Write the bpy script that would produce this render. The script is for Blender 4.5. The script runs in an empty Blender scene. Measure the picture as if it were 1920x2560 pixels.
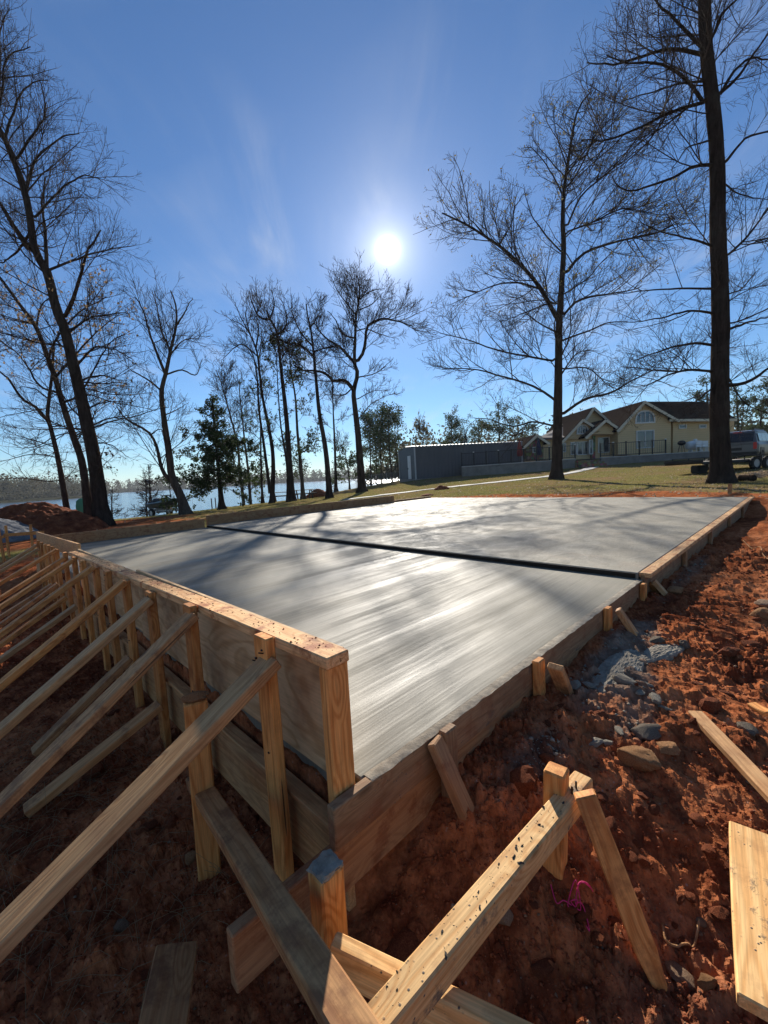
import bpy, bmesh, math, random
import numpy as np
from mathutils import Vector, Matrix, Quaternion

# ------------------------------------------------------------------ camera, sky, sun, exposure
scene = bpy.context.scene
F_PX, ROLL, CAM_H = 1057.0, math.radians(3.27), 1.0        # focal length in photo pixels (1920 wide), roll, height over the slab
PITCH = math.atan((1280 - 1188) / F_PX)
SUN_EL, SUN_AZ = math.radians(26.73), math.radians(2.39)   # elevation, azimuth to the right of straight ahead (+Y)
SUN_DIR = Vector((math.sin(SUN_AZ) * math.cos(SUN_EL), math.cos(SUN_AZ) * math.cos(SUN_EL), math.sin(SUN_EL)))

cam_data = bpy.data.cameras.new('camera')
cam_data.sensor_fit = 'HORIZONTAL'; cam_data.sensor_width = 36.0
cam_data.lens = 36.0 * F_PX / 1920.0
cam_data.clip_start = 0.02; cam_data.clip_end = 6000
cam = bpy.data.objects.new('camera', cam_data); scene.collection.objects.link(cam)
_f = Vector((0, math.cos(PITCH), -math.sin(PITCH))); _r0 = Vector((1, 0, 0)); _u0 = Vector((0, math.sin(PITCH), math.cos(PITCH)))
_r = _r0 * math.cos(ROLL) + _u0 * math.sin(ROLL) * 1.0
_r = _r0 * math.cos(-ROLL) + _u0 * math.sin(-ROLL)
_u = _u0 * math.cos(-ROLL) - _r0 * math.sin(-ROLL)
cam.matrix_world = Matrix(((_r.x, _u.x, -_f.x, 0), (_r.y, _u.y, -_f.y, 0), (_r.z, _u.z, -_f.z, CAM_H), (0, 0, 0, 1)))
scene.camera = cam

scene.view_settings.view_transform = 'Standard'; scene.view_settings.look = 'None'
scene.view_settings.exposure = 0.72; scene.view_settings.gamma = 1.0
scene.view_settings.use_curve_mapping = False
scene.cycles.max_bounces = 6; scene.cycles.diffuse_bounces = 3; scene.cycles.glossy_bounces = 3
scene.cycles.transparent_max_bounces = 8
scene.cycles.sample_clamp_indirect = 6.0

world = bpy.data.worlds.new('World'); scene.world = world; world.use_nodes = True
def build_world():
    nt = world.node_tree; nt.nodes.clear(); N_, L = nt.nodes, nt.links
    out = N_.new('ShaderNodeOutputWorld'); bg = N_.new('ShaderNodeBackground')
    sky = N_.new('ShaderNodeTexSky'); sky.sky_type = 'NISHITA'; sky.sun_disc = False
    sky.sun_elevation = SUN_EL; sky.sun_rotation = SUN_AZ
    sky.altitude = 100; sky.air_density = 1.0; sky.dust_density = 0.0; sky.ozone_density = 3.0
    tc = N_.new('ShaderNodeTexCoord')
    def math_(op, a, b=None, c=None):
        n = N_.new('ShaderNodeMath'); n.operation = op
        for i, v in enumerate((a, b, c)):
            if v is None: continue
            if isinstance(v, (int, float)): n.inputs[i].default_value = v
            else: L.new(v, n.inputs[i])
        return n.outputs[0]
    # thin cirrus: noise on a flat layer high above (direction divided by its height)
    sep = N_.new('ShaderNodeSeparateXYZ'); L.new(tc.outputs['Generated'], sep.inputs[0])
    zc = math_('MAXIMUM', math_('ADD', sep.outputs[2], 0.06), 0.03)
    comb = N_.new('ShaderNodeCombineXYZ')
    L.new(math_('DIVIDE', sep.outputs[0], zc), comb.inputs[0]); L.new(math_('DIVIDE', sep.outputs[1], zc), comb.inputs[1])
    def cirrus(rot, scl, loc, sc, lo, hi, patch_loc, plo, phi, amt):
        mp = N_.new('ShaderNodeMapping'); mp.inputs['Rotation'].default_value = (0, 0, math.radians(rot)); mp.inputs['Scale'].default_value = scl; mp.inputs['Location'].default_value = loc
        L.new(comb.outputs[0], mp.inputs[0])
        n1 = N_.new('ShaderNodeTexNoise'); n1.inputs['Scale'].default_value = sc; n1.inputs['Detail'].default_value = 9; n1.inputs['Roughness'].default_value = 0.6; n1.inputs['Distortion'].default_value = 0.7
        L.new(mp.outputs[0], n1.inputs['Vector'])
        m2 = N_.new('ShaderNodeMapping'); m2.inputs['Location'].default_value = patch_loc; L.new(comb.outputs[0], m2.inputs[0])
        n2 = N_.new('ShaderNodeTexNoise'); n2.inputs['Scale'].default_value = 0.75; n2.inputs['Detail'].default_value = 3; L.new(m2.outputs[0], n2.inputs['Vector'])
        r1 = N_.new('ShaderNodeMapRange'); r1.inputs[1].default_value = lo; r1.inputs[2].default_value = hi; L.new(n1.outputs[0], r1.inputs[0])
        r2 = N_.new('ShaderNodeMapRange'); r2.inputs[1].default_value = plo; r2.inputs[2].default_value = phi; L.new(n2.outputs[0], r2.inputs[0])
        return math_('MULTIPLY', math_('MULTIPLY', math_('POWER', r1.outputs[0], 1.5), r2.outputs[0]), amt)
    cl = math_('ADD', cirrus(-35, (2.6, .75, 1), (3.1, 1.7, 0), 1.2, .42, .74, (0.7, 2.2, 0), .46, .62, .45), cirrus(62, (3.0, .6, 1), (7.7, .4, 0), 1.0, .45, .75, (5.3, 1.1, 0), .52, .68, .35))
    cl = math_('MINIMUM', cl, 0.8)
    # sun: disc and aureole at the sun's own direction
    dp = N_.new('ShaderNodeVectorMath'); dp.operation = 'DOT_PRODUCT'; dp.inputs[1].default_value = SUN_DIR
    L.new(tc.outputs['Generated'], dp.inputs[0])
    ang = math_('MULTIPLY', math_('ARCCOSINE', math_('MINIMUM', dp.outputs['Value'], 0.999999)), 57.29578)
    disc = math_('MULTIPLY', math_('EXPONENT', math_('MULTIPLY', math_('POWER', math_('DIVIDE', ang, 0.8), 2.0), -1.0)), 40.0)
    au1 = math_('MULTIPLY', math_('EXPONENT', math_('DIVIDE', ang, -1.5)), 11.0)
    au2 = math_('MULTIPLY', math_('EXPONENT', math_('DIVIDE', ang, -6.5)), 4.6)
    glow = math_('ADD', math_('ADD', disc, au1), au2)
    gcol = N_.new('ShaderNodeVectorMath'); gcol.operation = 'SCALE'; gcol.inputs[0].default_value = (1.0, 0.97, 0.92); L.new(glow, gcol.inputs['Scale'])
    # sky tint, clouds, sum
    tint = N_.new('ShaderNodeVectorMath'); tint.operation = 'MULTIPLY'; tint.inputs[1].default_value = SKY_TINT
    L.new(sky.outputs[0], tint.inputs[0])
    mx = N_.new('ShaderNodeMix'); mx.data_type = 'RGBA'; L.new(cl, mx.inputs[0]); L.new(tint.outputs[0], mx.inputs[6])
    mx.inputs[7].default_value = (7.0, 7.4, 8.0, 1)
    sm = N_.new('ShaderNodeVectorMath'); sm.operation = 'ADD'; L.new(mx.outputs[2], sm.inputs[0]); L.new(gcol.outputs[0], sm.inputs[1])
    L.new(sm.outputs[0], bg.inputs[0]); bg.inputs[1].default_value = SKY_STRENGTH
    L.new(bg.outputs[0], out.inputs[0])
SKY_TINT, SKY_STRENGTH = (0.71, 0.93, 1.15), 0.061
build_world()
sun_data = bpy.data.lights.new('sun', 'SUN'); sun_data.energy = 5.0; sun_data.angle = math.radians(0.53); sun_data.color = (1.0, 0.93, 0.82)
sun = bpy.data.objects.new('sun', sun_data); scene.collection.objects.link(sun)
sun.rotation_euler = SUN_DIR.to_track_quat('Z', 'Y').to_euler(); sun.location = (0, 0, 40)

# ------------------------------------------------------------------ helpers
COL = scene.collection
rng = np.random.default_rng(7); random.seed(7)
def at(x, y, Y):
    """world point seen at photo pixel (x, y) standing Y metres ahead of the camera"""
    d = ray(x, y); t = Y / d.y; return Vector((0, 0, CAM_H)) + d * t
def ray(x, y):
    u, v = (x - 960) / F_PX, (1280 - y) / F_PX
    return _f + _r * u + _u * v
def onz(x, y, z):
    d = ray(x, y); return Vector((0, 0, CAM_H)) + d * ((z - CAM_H) / d.z)
# slab frame: a runs along the right edge, b along the tall form
TH = math.radians(45.7)
AV = Vector((math.sin(TH), math.cos(TH), 0)); BV = Vector((-math.cos(TH), math.sin(TH), 0)); ZV = Vector((0, 0, 1))
NC = onz(921, 1962, 0.0)
def S(a, b, z=0.0): return NC + AV * a + BV * b + ZV * z
def ab(x, y):
    dx, dy = x - NC.x, y - NC.y
    return dx * AV.x + dy * AV.y, dx * BV.x + dy * BV.y
def plane(x, y, axis, val):
    """point on the photo ray (x, y) where slab coordinate axis has the value val"""
    d = ray(x, y); n = {'a': AV, 'b': BV, 'z': ZV}[axis]; o = (Vector((0, 0, CAM_H)) - NC).dot(n)
    return Vector((0, 0, CAM_H)) + d * ((val - o) / d.dot(n))

def tag(o, label=None, cat=None, group=None, kind=None):
    if label: o['label'] = label
    if cat: o['category'] = cat
    if group: o['group'] = group
    if kind: o['kind'] = kind
    return o
def empty(name, loc, label=None, cat=None, group=None, rz=0):
    o = bpy.data.objects.new(name, None); COL.objects.link(o); o.location = loc; o.rotation_euler = (0, 0, rz)
    o.empty_display_size = 0.1
    return tag(o, label, cat, group)
def mesh_from(name, V, Fc, mat=None, smooth=False):
    me = bpy.data.meshes.new(name)
    V = np.asarray(V, dtype=np.float32)
    if isinstance(Fc, np.ndarray):
        nf, k = Fc.shape
        me.vertices.add(len(V)); me.vertices.foreach_set('co', V.ravel())
        me.loops.add(nf * k); me.loops.foreach_set('vertex_index', Fc.astype(np.int32).ravel())
        me.polygons.add(nf); me.polygons.foreach_set('loop_start', np.arange(0, nf * k, k, dtype=np.int32))
        me.update(calc_edges=True)
    else:
        me.from_pydata([tuple(v) for v in V], [], Fc)
    if smooth: me.polygons.foreach_set('use_smooth', np.ones(len(me.polygons), dtype=bool))
    if mat: me.materials.append(mat)
    me.update()
    return me
def link(name, me, parent=None, loc=None):
    o = bpy.data.objects.new(name, me); COL.objects.link(o)
    if parent is not None:
        o.parent = parent
    if loc is not None: o.location = loc
    return o
def bm_obj(name, bm, mat, parent=None, loc=None, smooth=False):
    me = bpy.data.meshes.new(name); bm.to_mesh(me); bm.free(); me.materials.append(mat)
    if smooth: me.polygons.foreach_set('use_smooth', np.ones(len(me.polygons), dtype=bool))
    return link(name, me, parent, loc)
def add_box(bm, c, s, rot=None):
    m = Matrix.Translation(Vector(c))
    if rot is not None: m = m @ rot
    r = bmesh.ops.create_cube(bm, size=1, matrix=m @ Matrix.Diagonal((s[0], s[1], s[2], 1)))
    return r['verts']
def box(name, c, s, mat, parent=None, bevel=0.0, rz=0.0):
    """box part given in world coordinates; its own origin sits at its centre"""
    bm = bmesh.new(); bmesh.ops.create_cube(bm, size=1, matrix=Matrix.Diagonal((s[0], s[1], s[2], 1)))
    if bevel > 0: bmesh.ops.bevel(bm, geom=bm.edges[:], offset=bevel, segments=1, affect='EDGES')
    o = bm_obj(name, bm, mat, parent); o.matrix_basis = rel(parent, Matrix.Translation(Vector(c)) @ Matrix.Rotation(rz, 4, 'Z'))
    return o
def rel(parent, M):
    """world matrix M -> local matrix under parent (parents carry plain transforms)"""
    if parent is None: return M
    P = parent.matrix_basis.copy(); q = parent.parent
    while q is not None: P = q.matrix_basis @ P; q = q.parent
    return P.inverted() @ M
def bar(name, p0, p1, w, h, mat, parent=None, up=(0, 0, 1), bevel=0.003, warp=0.0, cut0=0.0, cut1=0.0, point=0.0, nseg=6, trunc=None):
    """sawn timber from p0 to p1: local X along it, w across (local Y), h deep (local Z); cut = skew of an end, point = tapered tip length at p1"""
    p0, p1 = Vector(p0), Vector(p1); X = (p1 - p0); Ln = X.length; X = X / Ln
    Zl = Vector(up); Zl = (Zl - X * Zl.dot(X)).normalized(); Yl = Zl.cross(X)
    bm = bmesh.new(); rings = []
    xs = [(-Ln / 2) + Ln * i / nseg for i in range(nseg + 1)]
    if point > 0: xs = [x for x in xs if x < Ln / 2 - point * 1.2] + [Ln / 2 - point, Ln / 2]
    wy, wz = random.uniform(-1, 1) * warp, random.uniform(-1, 1) * warp
    for i, x in enumerate(xs):
        t = x / Ln; oy, oz = wy * (1 - 4 * t * t), wz * (1 - 4 * t * t)
        sc = 0.22 if (point > 0 and i == len(xs) - 1) else 1.0
        ring = []
        for (sy, sz) in ((-1, -1), (1, -1), (1, 1), (-1, 1)):
            xx = x
            if i == 0: xx += cut0 * sz * h / 2
            if i == len(xs) - 1 and point == 0: xx += cut1 * sz * h / 2
            ring.append(bm.verts.new((xx, oy + sy * w / 2 * sc, oz + sz * h / 2 * sc)))
        rings.append(ring)
    for r0, r1 in zip(rings, rings[1:]):
        for k in range(4): bm.faces.new((r0[k], r0[(k + 1) % 4], r1[(k + 1) % 4], r1[k]))
    bm.faces.new(rings[0][::-1]); bm.faces.new(rings[-1])
    bmesh.ops.recalc_face_normals(bm, faces=bm.faces[:])
    if bevel > 0:
        es = [e for e in bm.edges if len(e.link_faces) == 2 and e.calc_face_angle(0) > 0.5]
        bmesh.ops.bevel(bm, geom=es, offset=bevel, segments=1, affect='EDGES')
    o = bm_obj(name, bm, mat, parent)
    C = (p0 + p1) / 2
    M = Matrix(((X.x, Yl.x, Zl.x, C.x), (X.y, Yl.y, Zl.y, C.y), (X.z, Yl.z, Zl.z, C.z), (0, 0, 0, 1)))
    o.matrix_basis = rel(parent, M)
    return o

# vectorised gradient noise
_perm = np.random.default_rng(11).permutation(512)
_perm = np.concatenate([_perm, _perm]); _ga = np.random.default_rng(12).uniform(0, 2 * np.pi, 1024); _gx, _gy = np.cos(_ga), np.sin(_ga)
def pnoise(x, y):
    xi, yi = np.floor(x).astype(int), np.floor(y).astype(int); xf, yf = x - xi, y - yi
    xi &= 511; yi &= 511; x1 = (xi + 1) & 511; y1 = (yi + 1) & 511
    def g(ix, iy, fx, fy):
        h = _perm[_perm[ix] + iy]; return _gx[h] * fx + _gy[h] * fy
    u, v = xf * xf * xf * (xf * (xf * 6 - 15) + 10), yf * yf * yf * (yf * (yf * 6 - 15) + 10)
    a = g(xi, yi, xf, yf) * (1 - u) + g(x1, yi, xf - 1, yf) * u
    b = g(xi, y1, xf, yf - 1) * (1 - u) + g(x1, y1, xf - 1, yf - 1) * u
    return (a * (1 - v) + b * v) * 1.5
def fbm(x, y, o=4, g=0.5):
    s, a, n = 0, 1.0, 0
    for i in range(o): s = s + a * pnoise(x * 2 ** i + 17.3 * i, y * 2 ** i - 9.1 * i); n += a; a *= g
    return s / n
def sstep(e0, e1, x):
    t = np.clip((x - e0) / (e1 - e0), 0, 1); return t * t * (3 - 2 * t)

# ------------------------------------------------------------------ materials
class MT:
    """small node-tree writer"""
    def __init__(s, name):
        s.m = bpy.data.materials.new(name); s.m.use_nodes = True; s.nt = s.m.node_tree; s.N, s.L = s.nt.nodes, s.nt.links
        s.b = s.N['Principled BSDF']; s.b.inputs['Roughness'].default_value = 0.8; s.b.inputs['Specular IOR Level'].default_value = 0.3
    def new(s, t): return s.N.new('ShaderNode' + t)
    def obj(s): return s.new('TexCoord').outputs['Object']
    def rand(s): return s.new('ObjectInfo').outputs['Random']
    def pos(s): return s.new('NewGeometry').outputs['Position']
    def attr(s, n): a = s.new('Attribute'); a.attribute_name = n; return a.outputs['Fac']
    def put(s, sock, v):
        if v is None: return
        if isinstance(v, (int, float)): sock.default_value = v
        elif isinstance(v, (tuple, list)): sock.default_value = (tuple(v) + (1,)) if (len(v) == 3 and sock.type == 'RGBA') else tuple(v)
        else: s.L.new(v, sock)
    def math(s, op, a, b=None, c=None, clamp=False):
        n = s.new('Math'); n.operation = op; n.use_clamp = clamp
        for i, v in enumerate((a, b, c)): s.put(n.inputs[i], v)
        return n.outputs[0]
    def mapping(s, vec, scale=(1, 1, 1), rot=(0, 0, 0), loc=(0, 0, 0)):
        n = s.new('Mapping'); s.put(n.inputs['Vector'], vec); s.put(n.inputs['Scale'], scale); s.put(n.inputs['Rotation'], rot); s.put(n.inputs['Location'], loc); return n.outputs[0]
    def noise(s, vec, scale, detail=4, rough=0.55, dist=0.0, w=None):
        n = s.new('TexNoise')
        if w is not None: n.noise_dimensions = '4D'; s.put(n.inputs['W'], w)
        s.put(n.inputs['Vector'], vec); s.put(n.inputs['Scale'], scale); s.put(n.inputs['Detail'], detail); s.put(n.inputs['Roughness'], rough); s.put(n.inputs['Distortion'], dist); return n.outputs[0]
    def voro(s, vec, scale, feature='F1', out='Distance'):
        n = s.new('TexVoronoi'); n.feature = feature; s.put(n.inputs['Vector'], vec); s.put(n.inputs['Scale'], scale); return n.outputs[out]
    def ramp(s, fac, stops):
        n = s.new('ValToRGB'); s.put(n.inputs[0], fac); e = n.color_ramp.elements
        while len(e) < len(stops): e.new(0.5)
        for el, (p, c) in zip(e, stops): el.position = p; el.color = (tuple(c) + (1,)) if not isinstance(c, (int, float)) else (c, c, c, 1)
        return n.outputs[0]
    def rng(s, v, a, b, c=0.0, d=1.0):
        n = s.new('MapRange'); s.put(n.inputs[0], v)
        for i, q in enumerate((a, b, c, d)): s.put(n.inputs[i + 1], q)
        return n.outputs[0]
    def mix(s, f, a, b, mode='MIX'):
        n = s.new('Mix'); n.data_type = 'RGBA'; n.blend_type = mode; s.put(n.inputs[0], f); s.put(n.inputs[6], a); s.put(n.inputs[7], b); return n.outputs[2]
    def bump(s, h, strength=0.4, dist=0.01, nrm=None):
        n = s.new('Bump'); n.inputs['Strength'].default_value = strength; n.inputs['Distance'].default_value = dist; s.put(n.inputs['Height'], h)
        if nrm is not None: s.L.new(nrm, n.inputs['Normal'])
        return n.outputs[0]
    def set(s, **k):
        for key, v in k.items():
            s.put(s.b.inputs[{'color': 'Base Color', 'rough': 'Roughness', 'spec': 'Specular IOR Level', 'metal': 'Metallic', 'normal': 'Normal', 'coat': 'Coat Weight', 'trans': 'Transmission Weight', 'ior': 'IOR', 'alpha': 'Alpha', 'sheen': 'Sheen Weight'}[key]], v)
        return s.m
M = {}
def plain(name, col, rough=0.6, metal=0.0, spec=0.4, var=0.12, scale=3.0):
    t = MT(name); n = t.noise(t.obj(), scale, 5, 0.6)
    c = t.mix(1.0, tuple(col), t.ramp(n, [(0.25, 1 - var), (0.75, 1 + var)]), 'MULTIPLY')
    M[name] = t.set(color=c, rough=t.rng(n, 0.2, 0.8, rough - 0.08, min(1, rough + 0.1)), metal=metal, spec=spec); return M[name]
def mat_wood(name, light, dark, weather=0.0, dirt=0.0, splat=0.0, orange=0.0, mud=None):
    """sawn pine: grain along local X with growth-ring bands, knots, per-board tint; greyed, dirty or splattered with cement by amount"""
    t = MT(name); rnd = t.rand(); oc = t.obj()
    off = t.new('CombineXYZ'); t.put(off.inputs[0], t.math('MULTIPLY', rnd, 37.0)); t.put(off.inputs[1], t.math('MULTIPLY', rnd, 11.0)); t.put(off.inputs[2], t.math('MULTIPLY', rnd, 5.0))
    add = t.new('VectorMath'); add.operation = 'ADD'; t.L.new(oc, add.inputs[0]); t.L.new(off.outputs[0], add.inputs[1]); v = add.outputs[0]
    st = t.mapping(v, (1.1, 11, 11))
    wob = t.noise(t.mapping(v, (1.4, 5, 5)), 1.0, 2, 0.5)
    # knots bend the rings
    kn = t.voro(t.mapping(v, (2.3, 7.0, 7.0)), 1.0)
    knot = t.rng(kn, 0.05, 0.30, 1.0, 0.0)
    ph = t.math('ADD', t.math('ADD', t.math('MULTIPLY', t.noise(st, 1.0, 1, 0.4), 9.0), t.math('MULTIPLY', wob, 5.0)), t.math('MULTIPLY', knot, 3.0))
    ring = t.math('SINE', t.math('MULTIPLY', ph, 6.2))
    band = t.rng(ring, -0.4, 1.0, 0.0, 1.0)
    fib = t.noise(t.mapping(v, (7, 190, 190)), 1.0, 3, 0.6)
    c = t.mix(t.math('MULTIPLY', band, 0.75), light, dark)
    c = t.mix(1.0, c, t.ramp(fib, [(0.25, 0.72), (0.75, 1.22)]), 'MULTIPLY')
    c = t.mix(t.rng(kn, 0.03, 0.10, 0.75, 0.0), c, tuple(x * 0.28 for x in dark))
    c = t.mix(1.0, c, t.ramp(rnd, [(0.0, (0.80, 0.78, 0.76)), (0.5, (1.0, 1.0, 1.0)), (1.0, (1.16, 1.10, 1.02))]), 'MULTIPLY')
    crack = t.rng(t.noise(t.mapping(v, (0.9, 34, 34)), 1.0, 2, 0.5), 0.735, 0.75); c = t.mix(t.math('MULTIPLY', crack, 0.85), c, (0.03, 0.018, 0.01))
    rough = 0.72
    if weather > 0:
        w = t.math('MULTIPLY', t.rng(t.noise(t.mapping(v, (1.2, 6, 6)), 1.3, 4, 0.6), 0.38, 0.62, 0.35, 1.0), weather)
        g = t.mix(fib, (0.27, 0.185, 0.11), (0.62, 0.465, 0.295)); c = t.mix(w, c, g)
    if dirt > 0:
        d = t.math('MULTIPLY', t.rng(t.noise(v, 9.0, 6, 0.7), 0.50, 0.62), dirt); c = t.mix(d, c, mud or (0.20, 0.065, 0.03))
    if splat > 0:
        s1 = t.rng(t.voro(v, 62.0), 0.10, 0.22, 1.0, 0.0); s1 = t.math('MULTIPLY', s1, t.rng(t.noise(v, 11.0, 3, 0.6), 0.50, 0.56))
        s2 = t.rng(t.noise(v, 5.0, 7, 0.72), 0.60, 0.66)
        sp = t.math('MULTIPLY', t.math('MAXIMUM', s1, t.math('MULTIPLY', s2, 0.8)), splat)
        c = t.mix(sp, c, (0.10, 0.095, 0.09))
    h = t.math('ADD', t.math('MULTIPLY', fib, 0.6), t.math('MULTIPLY', band, -0.35))
    if splat > 0: h = t.math('ADD', h, t.math('MULTIPLY', sp, 1.5))
    c = t.mix(1.0, c, (0.98, 0.90, 0.82), 'MULTIPLY')
    M[name] = t.set(color=c, rough=rough, spec=0.2, normal=t.bump(h, 0.5, 0.0015)); return M[name]
mat_wood('pine', (0.70, 0.345, 0.118), (0.51, 0.195, 0.055), dirt=0.45)
mat_wood('pine_clean', (0.76, 0.385, 0.13), (0.55, 0.215, 0.058), dirt=0.15)
mat_wood('pine_grey', (0.66, 0.39, 0.17), (0.48, 0.235, 0.085), weather=0.36, dirt=0.25)
mat_wood('pine_plate', (0.72, 0.48, 0.25), (0.56, 0.31, 0.13), dirt=0.95, splat=0.3, mud=(0.36, 0.13, 0.055))
mat_wood('pine_splattered', (0.82, 0.57, 0.28), (0.66, 0.38, 0.15), dirt=0.25, splat=1.0)
mat_wood('pine_muddy', (0.58, 0.33, 0.145), (0.42, 0.20, 0.075), weather=0.15, dirt=0.6, mud=(0.17, 0.075, 0.042))
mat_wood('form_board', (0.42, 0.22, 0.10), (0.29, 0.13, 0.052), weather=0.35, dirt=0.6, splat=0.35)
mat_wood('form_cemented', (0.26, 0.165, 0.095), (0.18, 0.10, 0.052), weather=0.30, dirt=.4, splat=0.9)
mat_wood('step_dark_strip', (0.030, 0.025, 0.02), (0.018, 0.014, 0.011))  # near-black colour that puts the darkness of the gap onto the step

def mat_ply():
    t = MT('plywood'); v = t.obj(); w = t.noise(t.mapping(v, (0.9, 1, 2.2)), 1.4, 3, 0.5, 0.6)
    ring = t.math('SINE', t.math('MULTIPLY', w, 60.0)); fib = t.noise(t.mapping(v, (5, 90, 90)), 1.0, 4, 0.6)
    c = t.mix(t.rng(ring, -0.2, 1.0, 0, 0.7), (0.66, 0.43, 0.22), (0.46, 0.25, 0.10))
    c = t.mix(1.0, c, t.ramp(fib, [(0.2, 0.78), (0.8, 1.2)]), 'MULTIPLY')
    stain = t.rng(t.noise(v, 2.6, 5, 0.65), 0.52, 0.7); c = t.mix(t.math('MULTIPLY', stain, 0.6), c, (0.26, 0.14, 0.07))
    M['plywood'] = t.set(color=c, rough=0.75, normal=t.bump(fib, 0.3, 0.001))
mat_ply()

def mat_concrete(name, base, streak, warm, swirl=False):
    """trowelled slab: colour mottling plus gloss that varies in long trowel passes"""
    t = MT(name); v = t.obj()
    big = t.noise(v, 0.55, 5, 0.6, 0.4); fine = t.noise(v, 70, 3, 0.6); mid = t.noise(v, 5.0, 5, 0.62)
    if swirl:
        st = t.noise(t.mapping(v, (1.4, 2.4, 1)), 1.2, 6, 0.65, 1.6)
        lines = t.noise(t.mapping(v, (3, 9, 1)), 3.0, 4, 0.7, 2.0)
    else:
        arc = t.noise(v, 0.7, 2, 0.5); warp = t.new('CombineXYZ'); t.put(warp.inputs[1], t.math('MULTIPLY', arc, 0.10)); va = t.new('VectorMath'); va.operation = 'ADD'; t.L.new(v, va.inputs[0]); t.L.new(warp.outputs[0], va.inputs[1]); v2 = va.outputs[0]
        st = t.noise(t.mapping(v2, (0.24, 3.2, 1)), 1.0, 6, 0.66, 0.2)
        lines = t.noise(t.mapping(v2, (0.6, 75, 1)), 1.0, 5, 0.78, 0.1)
    c = t.mix(t.rng(big, 0.35, 0.65), tuple(x * 0.78 for x in base), base)
    damp = t.rng(t.noise(v, 1.1, 6, 0.62, 1.2), 0.52, 0.60); c = t.mix(t.math('MULTIPLY', damp, 0.28), c, tuple(x * 0.6 for x in base))
    c = t.mix(t.math('MULTIPLY', t.rng(st, 0.42, 0.62), 0.5), c, tuple(x * 1.22 for x in base))
    c = t.mix(t.math('MULTIPLY', t.rng(t.noise(v, 1.6, 6, 0.7, 0.8), 0.55, 0.72), warm), c, (0.40, 0.31, 0.22))
    c = t.mix(1.0, c, t.ramp(fine, [(0.2, 0.93), (0.8, 1.07)]), 'MULTIPLY')
    c = t.mix(1.0, c, t.ramp(lines, [(0.25, 0.80), (0.75, 1.18)]), 'MULTIPLY')
    sc = t.math('MULTIPLY', t.rng(t.voro(v, 2.1), 0.012, 0.02, 1, 0), 0.8); c = t.mix(sc, c, (0.05, 0.045, 0.04))
    gl = t.math('ADD', t.math('MULTIPLY', st, 0.7), t.math('MULTIPLY', lines, 0.3))
    r = t.rng(gl, 0.36, 0.62, streak[0], streak[1])
    h = t.math('ADD', t.math('ADD', t.math('MULTIPLY', lines, 1.0), t.math('MULTIPLY', fine, 0.5)), t.math('MULTIPLY', mid, 0.8))
    M[name] = t.set(color=c, rough=r, spec=0.25, normal=t.bump(h, 0.34, 0.0024))
mat_concrete('concrete_lower', (0.210, 0.192, 0.146), (0.84, 0.45), 0.15)
mat_concrete('concrete_upper', (0.245, 0.222, 0.172), (0.88, 0.60), 0.35, swirl=True)
def mat_cement():
    t = MT('cement_spill'); v = t.obj(); n = t.noise(v, 16, 6, 0.7); c = t.ramp(n, [(0.25, (0.12, 0.098, 0.072)), (0.55, (0.29, 0.25, 0.19)), (0.8, (0.46, 0.40, 0.315))])
    M['cement_spill'] = t.set(color=c, rough=0.9, normal=t.bump(n, 0.8, 0.01))
mat_cement()
plain('cement_dark', (0.06, 0.054, 0.046), .9, 0, .1, .3, 40.0)

def mat_ground():
    t = MT('ground'); p = t.pos(); g = t.attr('grass'); cem = t.attr('cement'); far = t.attr('farland')
    n1 = t.noise(p, 1.1, 6, 0.62); n2 = t.noise(p, 9.0, 6, 0.7); n3 = t.noise(p, 55.0, 4, 0.65); n4 = t.noise(p, 0.35, 4, 0.6)
    clay = t.ramp(t.math('ADD', t.math('MULTIPLY', n1, 0.5), t.math('MULTIPLY', n2, 0.5)), [(0.28, (0.052, 0.016, 0.009)), (0.42, (0.165, 0.047, 0.021)), (0.53, (0.38, 0.130, 0.053)), (0.74, (0.56, 0.25, 0.125))])
    clay = t.mix(1.0, clay, t.ramp(n3, [(0.2, 0.6), (0.8, 1.35)]), 'MULTIPLY')
    grit = t.rng(t.voro(p, 38.0), 0.10, 0.2, 1, 0); grit = t.math('MULTIPLY', grit, t.rng(n2, 0.52, 0.6)); clay = t.mix(t.math('MULTIPLY', grit, 0.6), clay, (0.34, 0.27, 0.22))
    clay = t.mix(cem, clay, t.ramp(n2, [(0.3, (0.085, 0.066, 0.048)), (0.7, (0.26, 0.215, 0.165))]))
    gr = t.ramp(n2, [(0.28, (0.085, 0.090, 0.028)), (0.5, (0.17, 0.155, 0.055)), (0.72, (0.27, 0.215, 0.095))])
    gr = t.mix(t.rng(n4, 0.42, 0.62), gr, t.ramp(n3, [(0.3, (0.15, 0.095, 0.05)), (0.7, (0.30, 0.20, 0.11))]))
    gr = t.mix(1.0, gr, t.ramp(n3, [(0.2, 0.65), (0.8, 1.35)]), 'MULTIPLY')
    c = t.mix(g, clay, gr); c = t.mix(far, c, (0.030, 0.030, 0.018))
    h = t.math('ADD', t.math('MULTIPLY', n2, 0.6), t.math('MULTIPLY', n3, 0.5))
    M['ground'] = t.set(color=c, rough=1.0, spec=0.0, normal=t.bump(h, 0.9, 0.016))
mat_ground()
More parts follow.
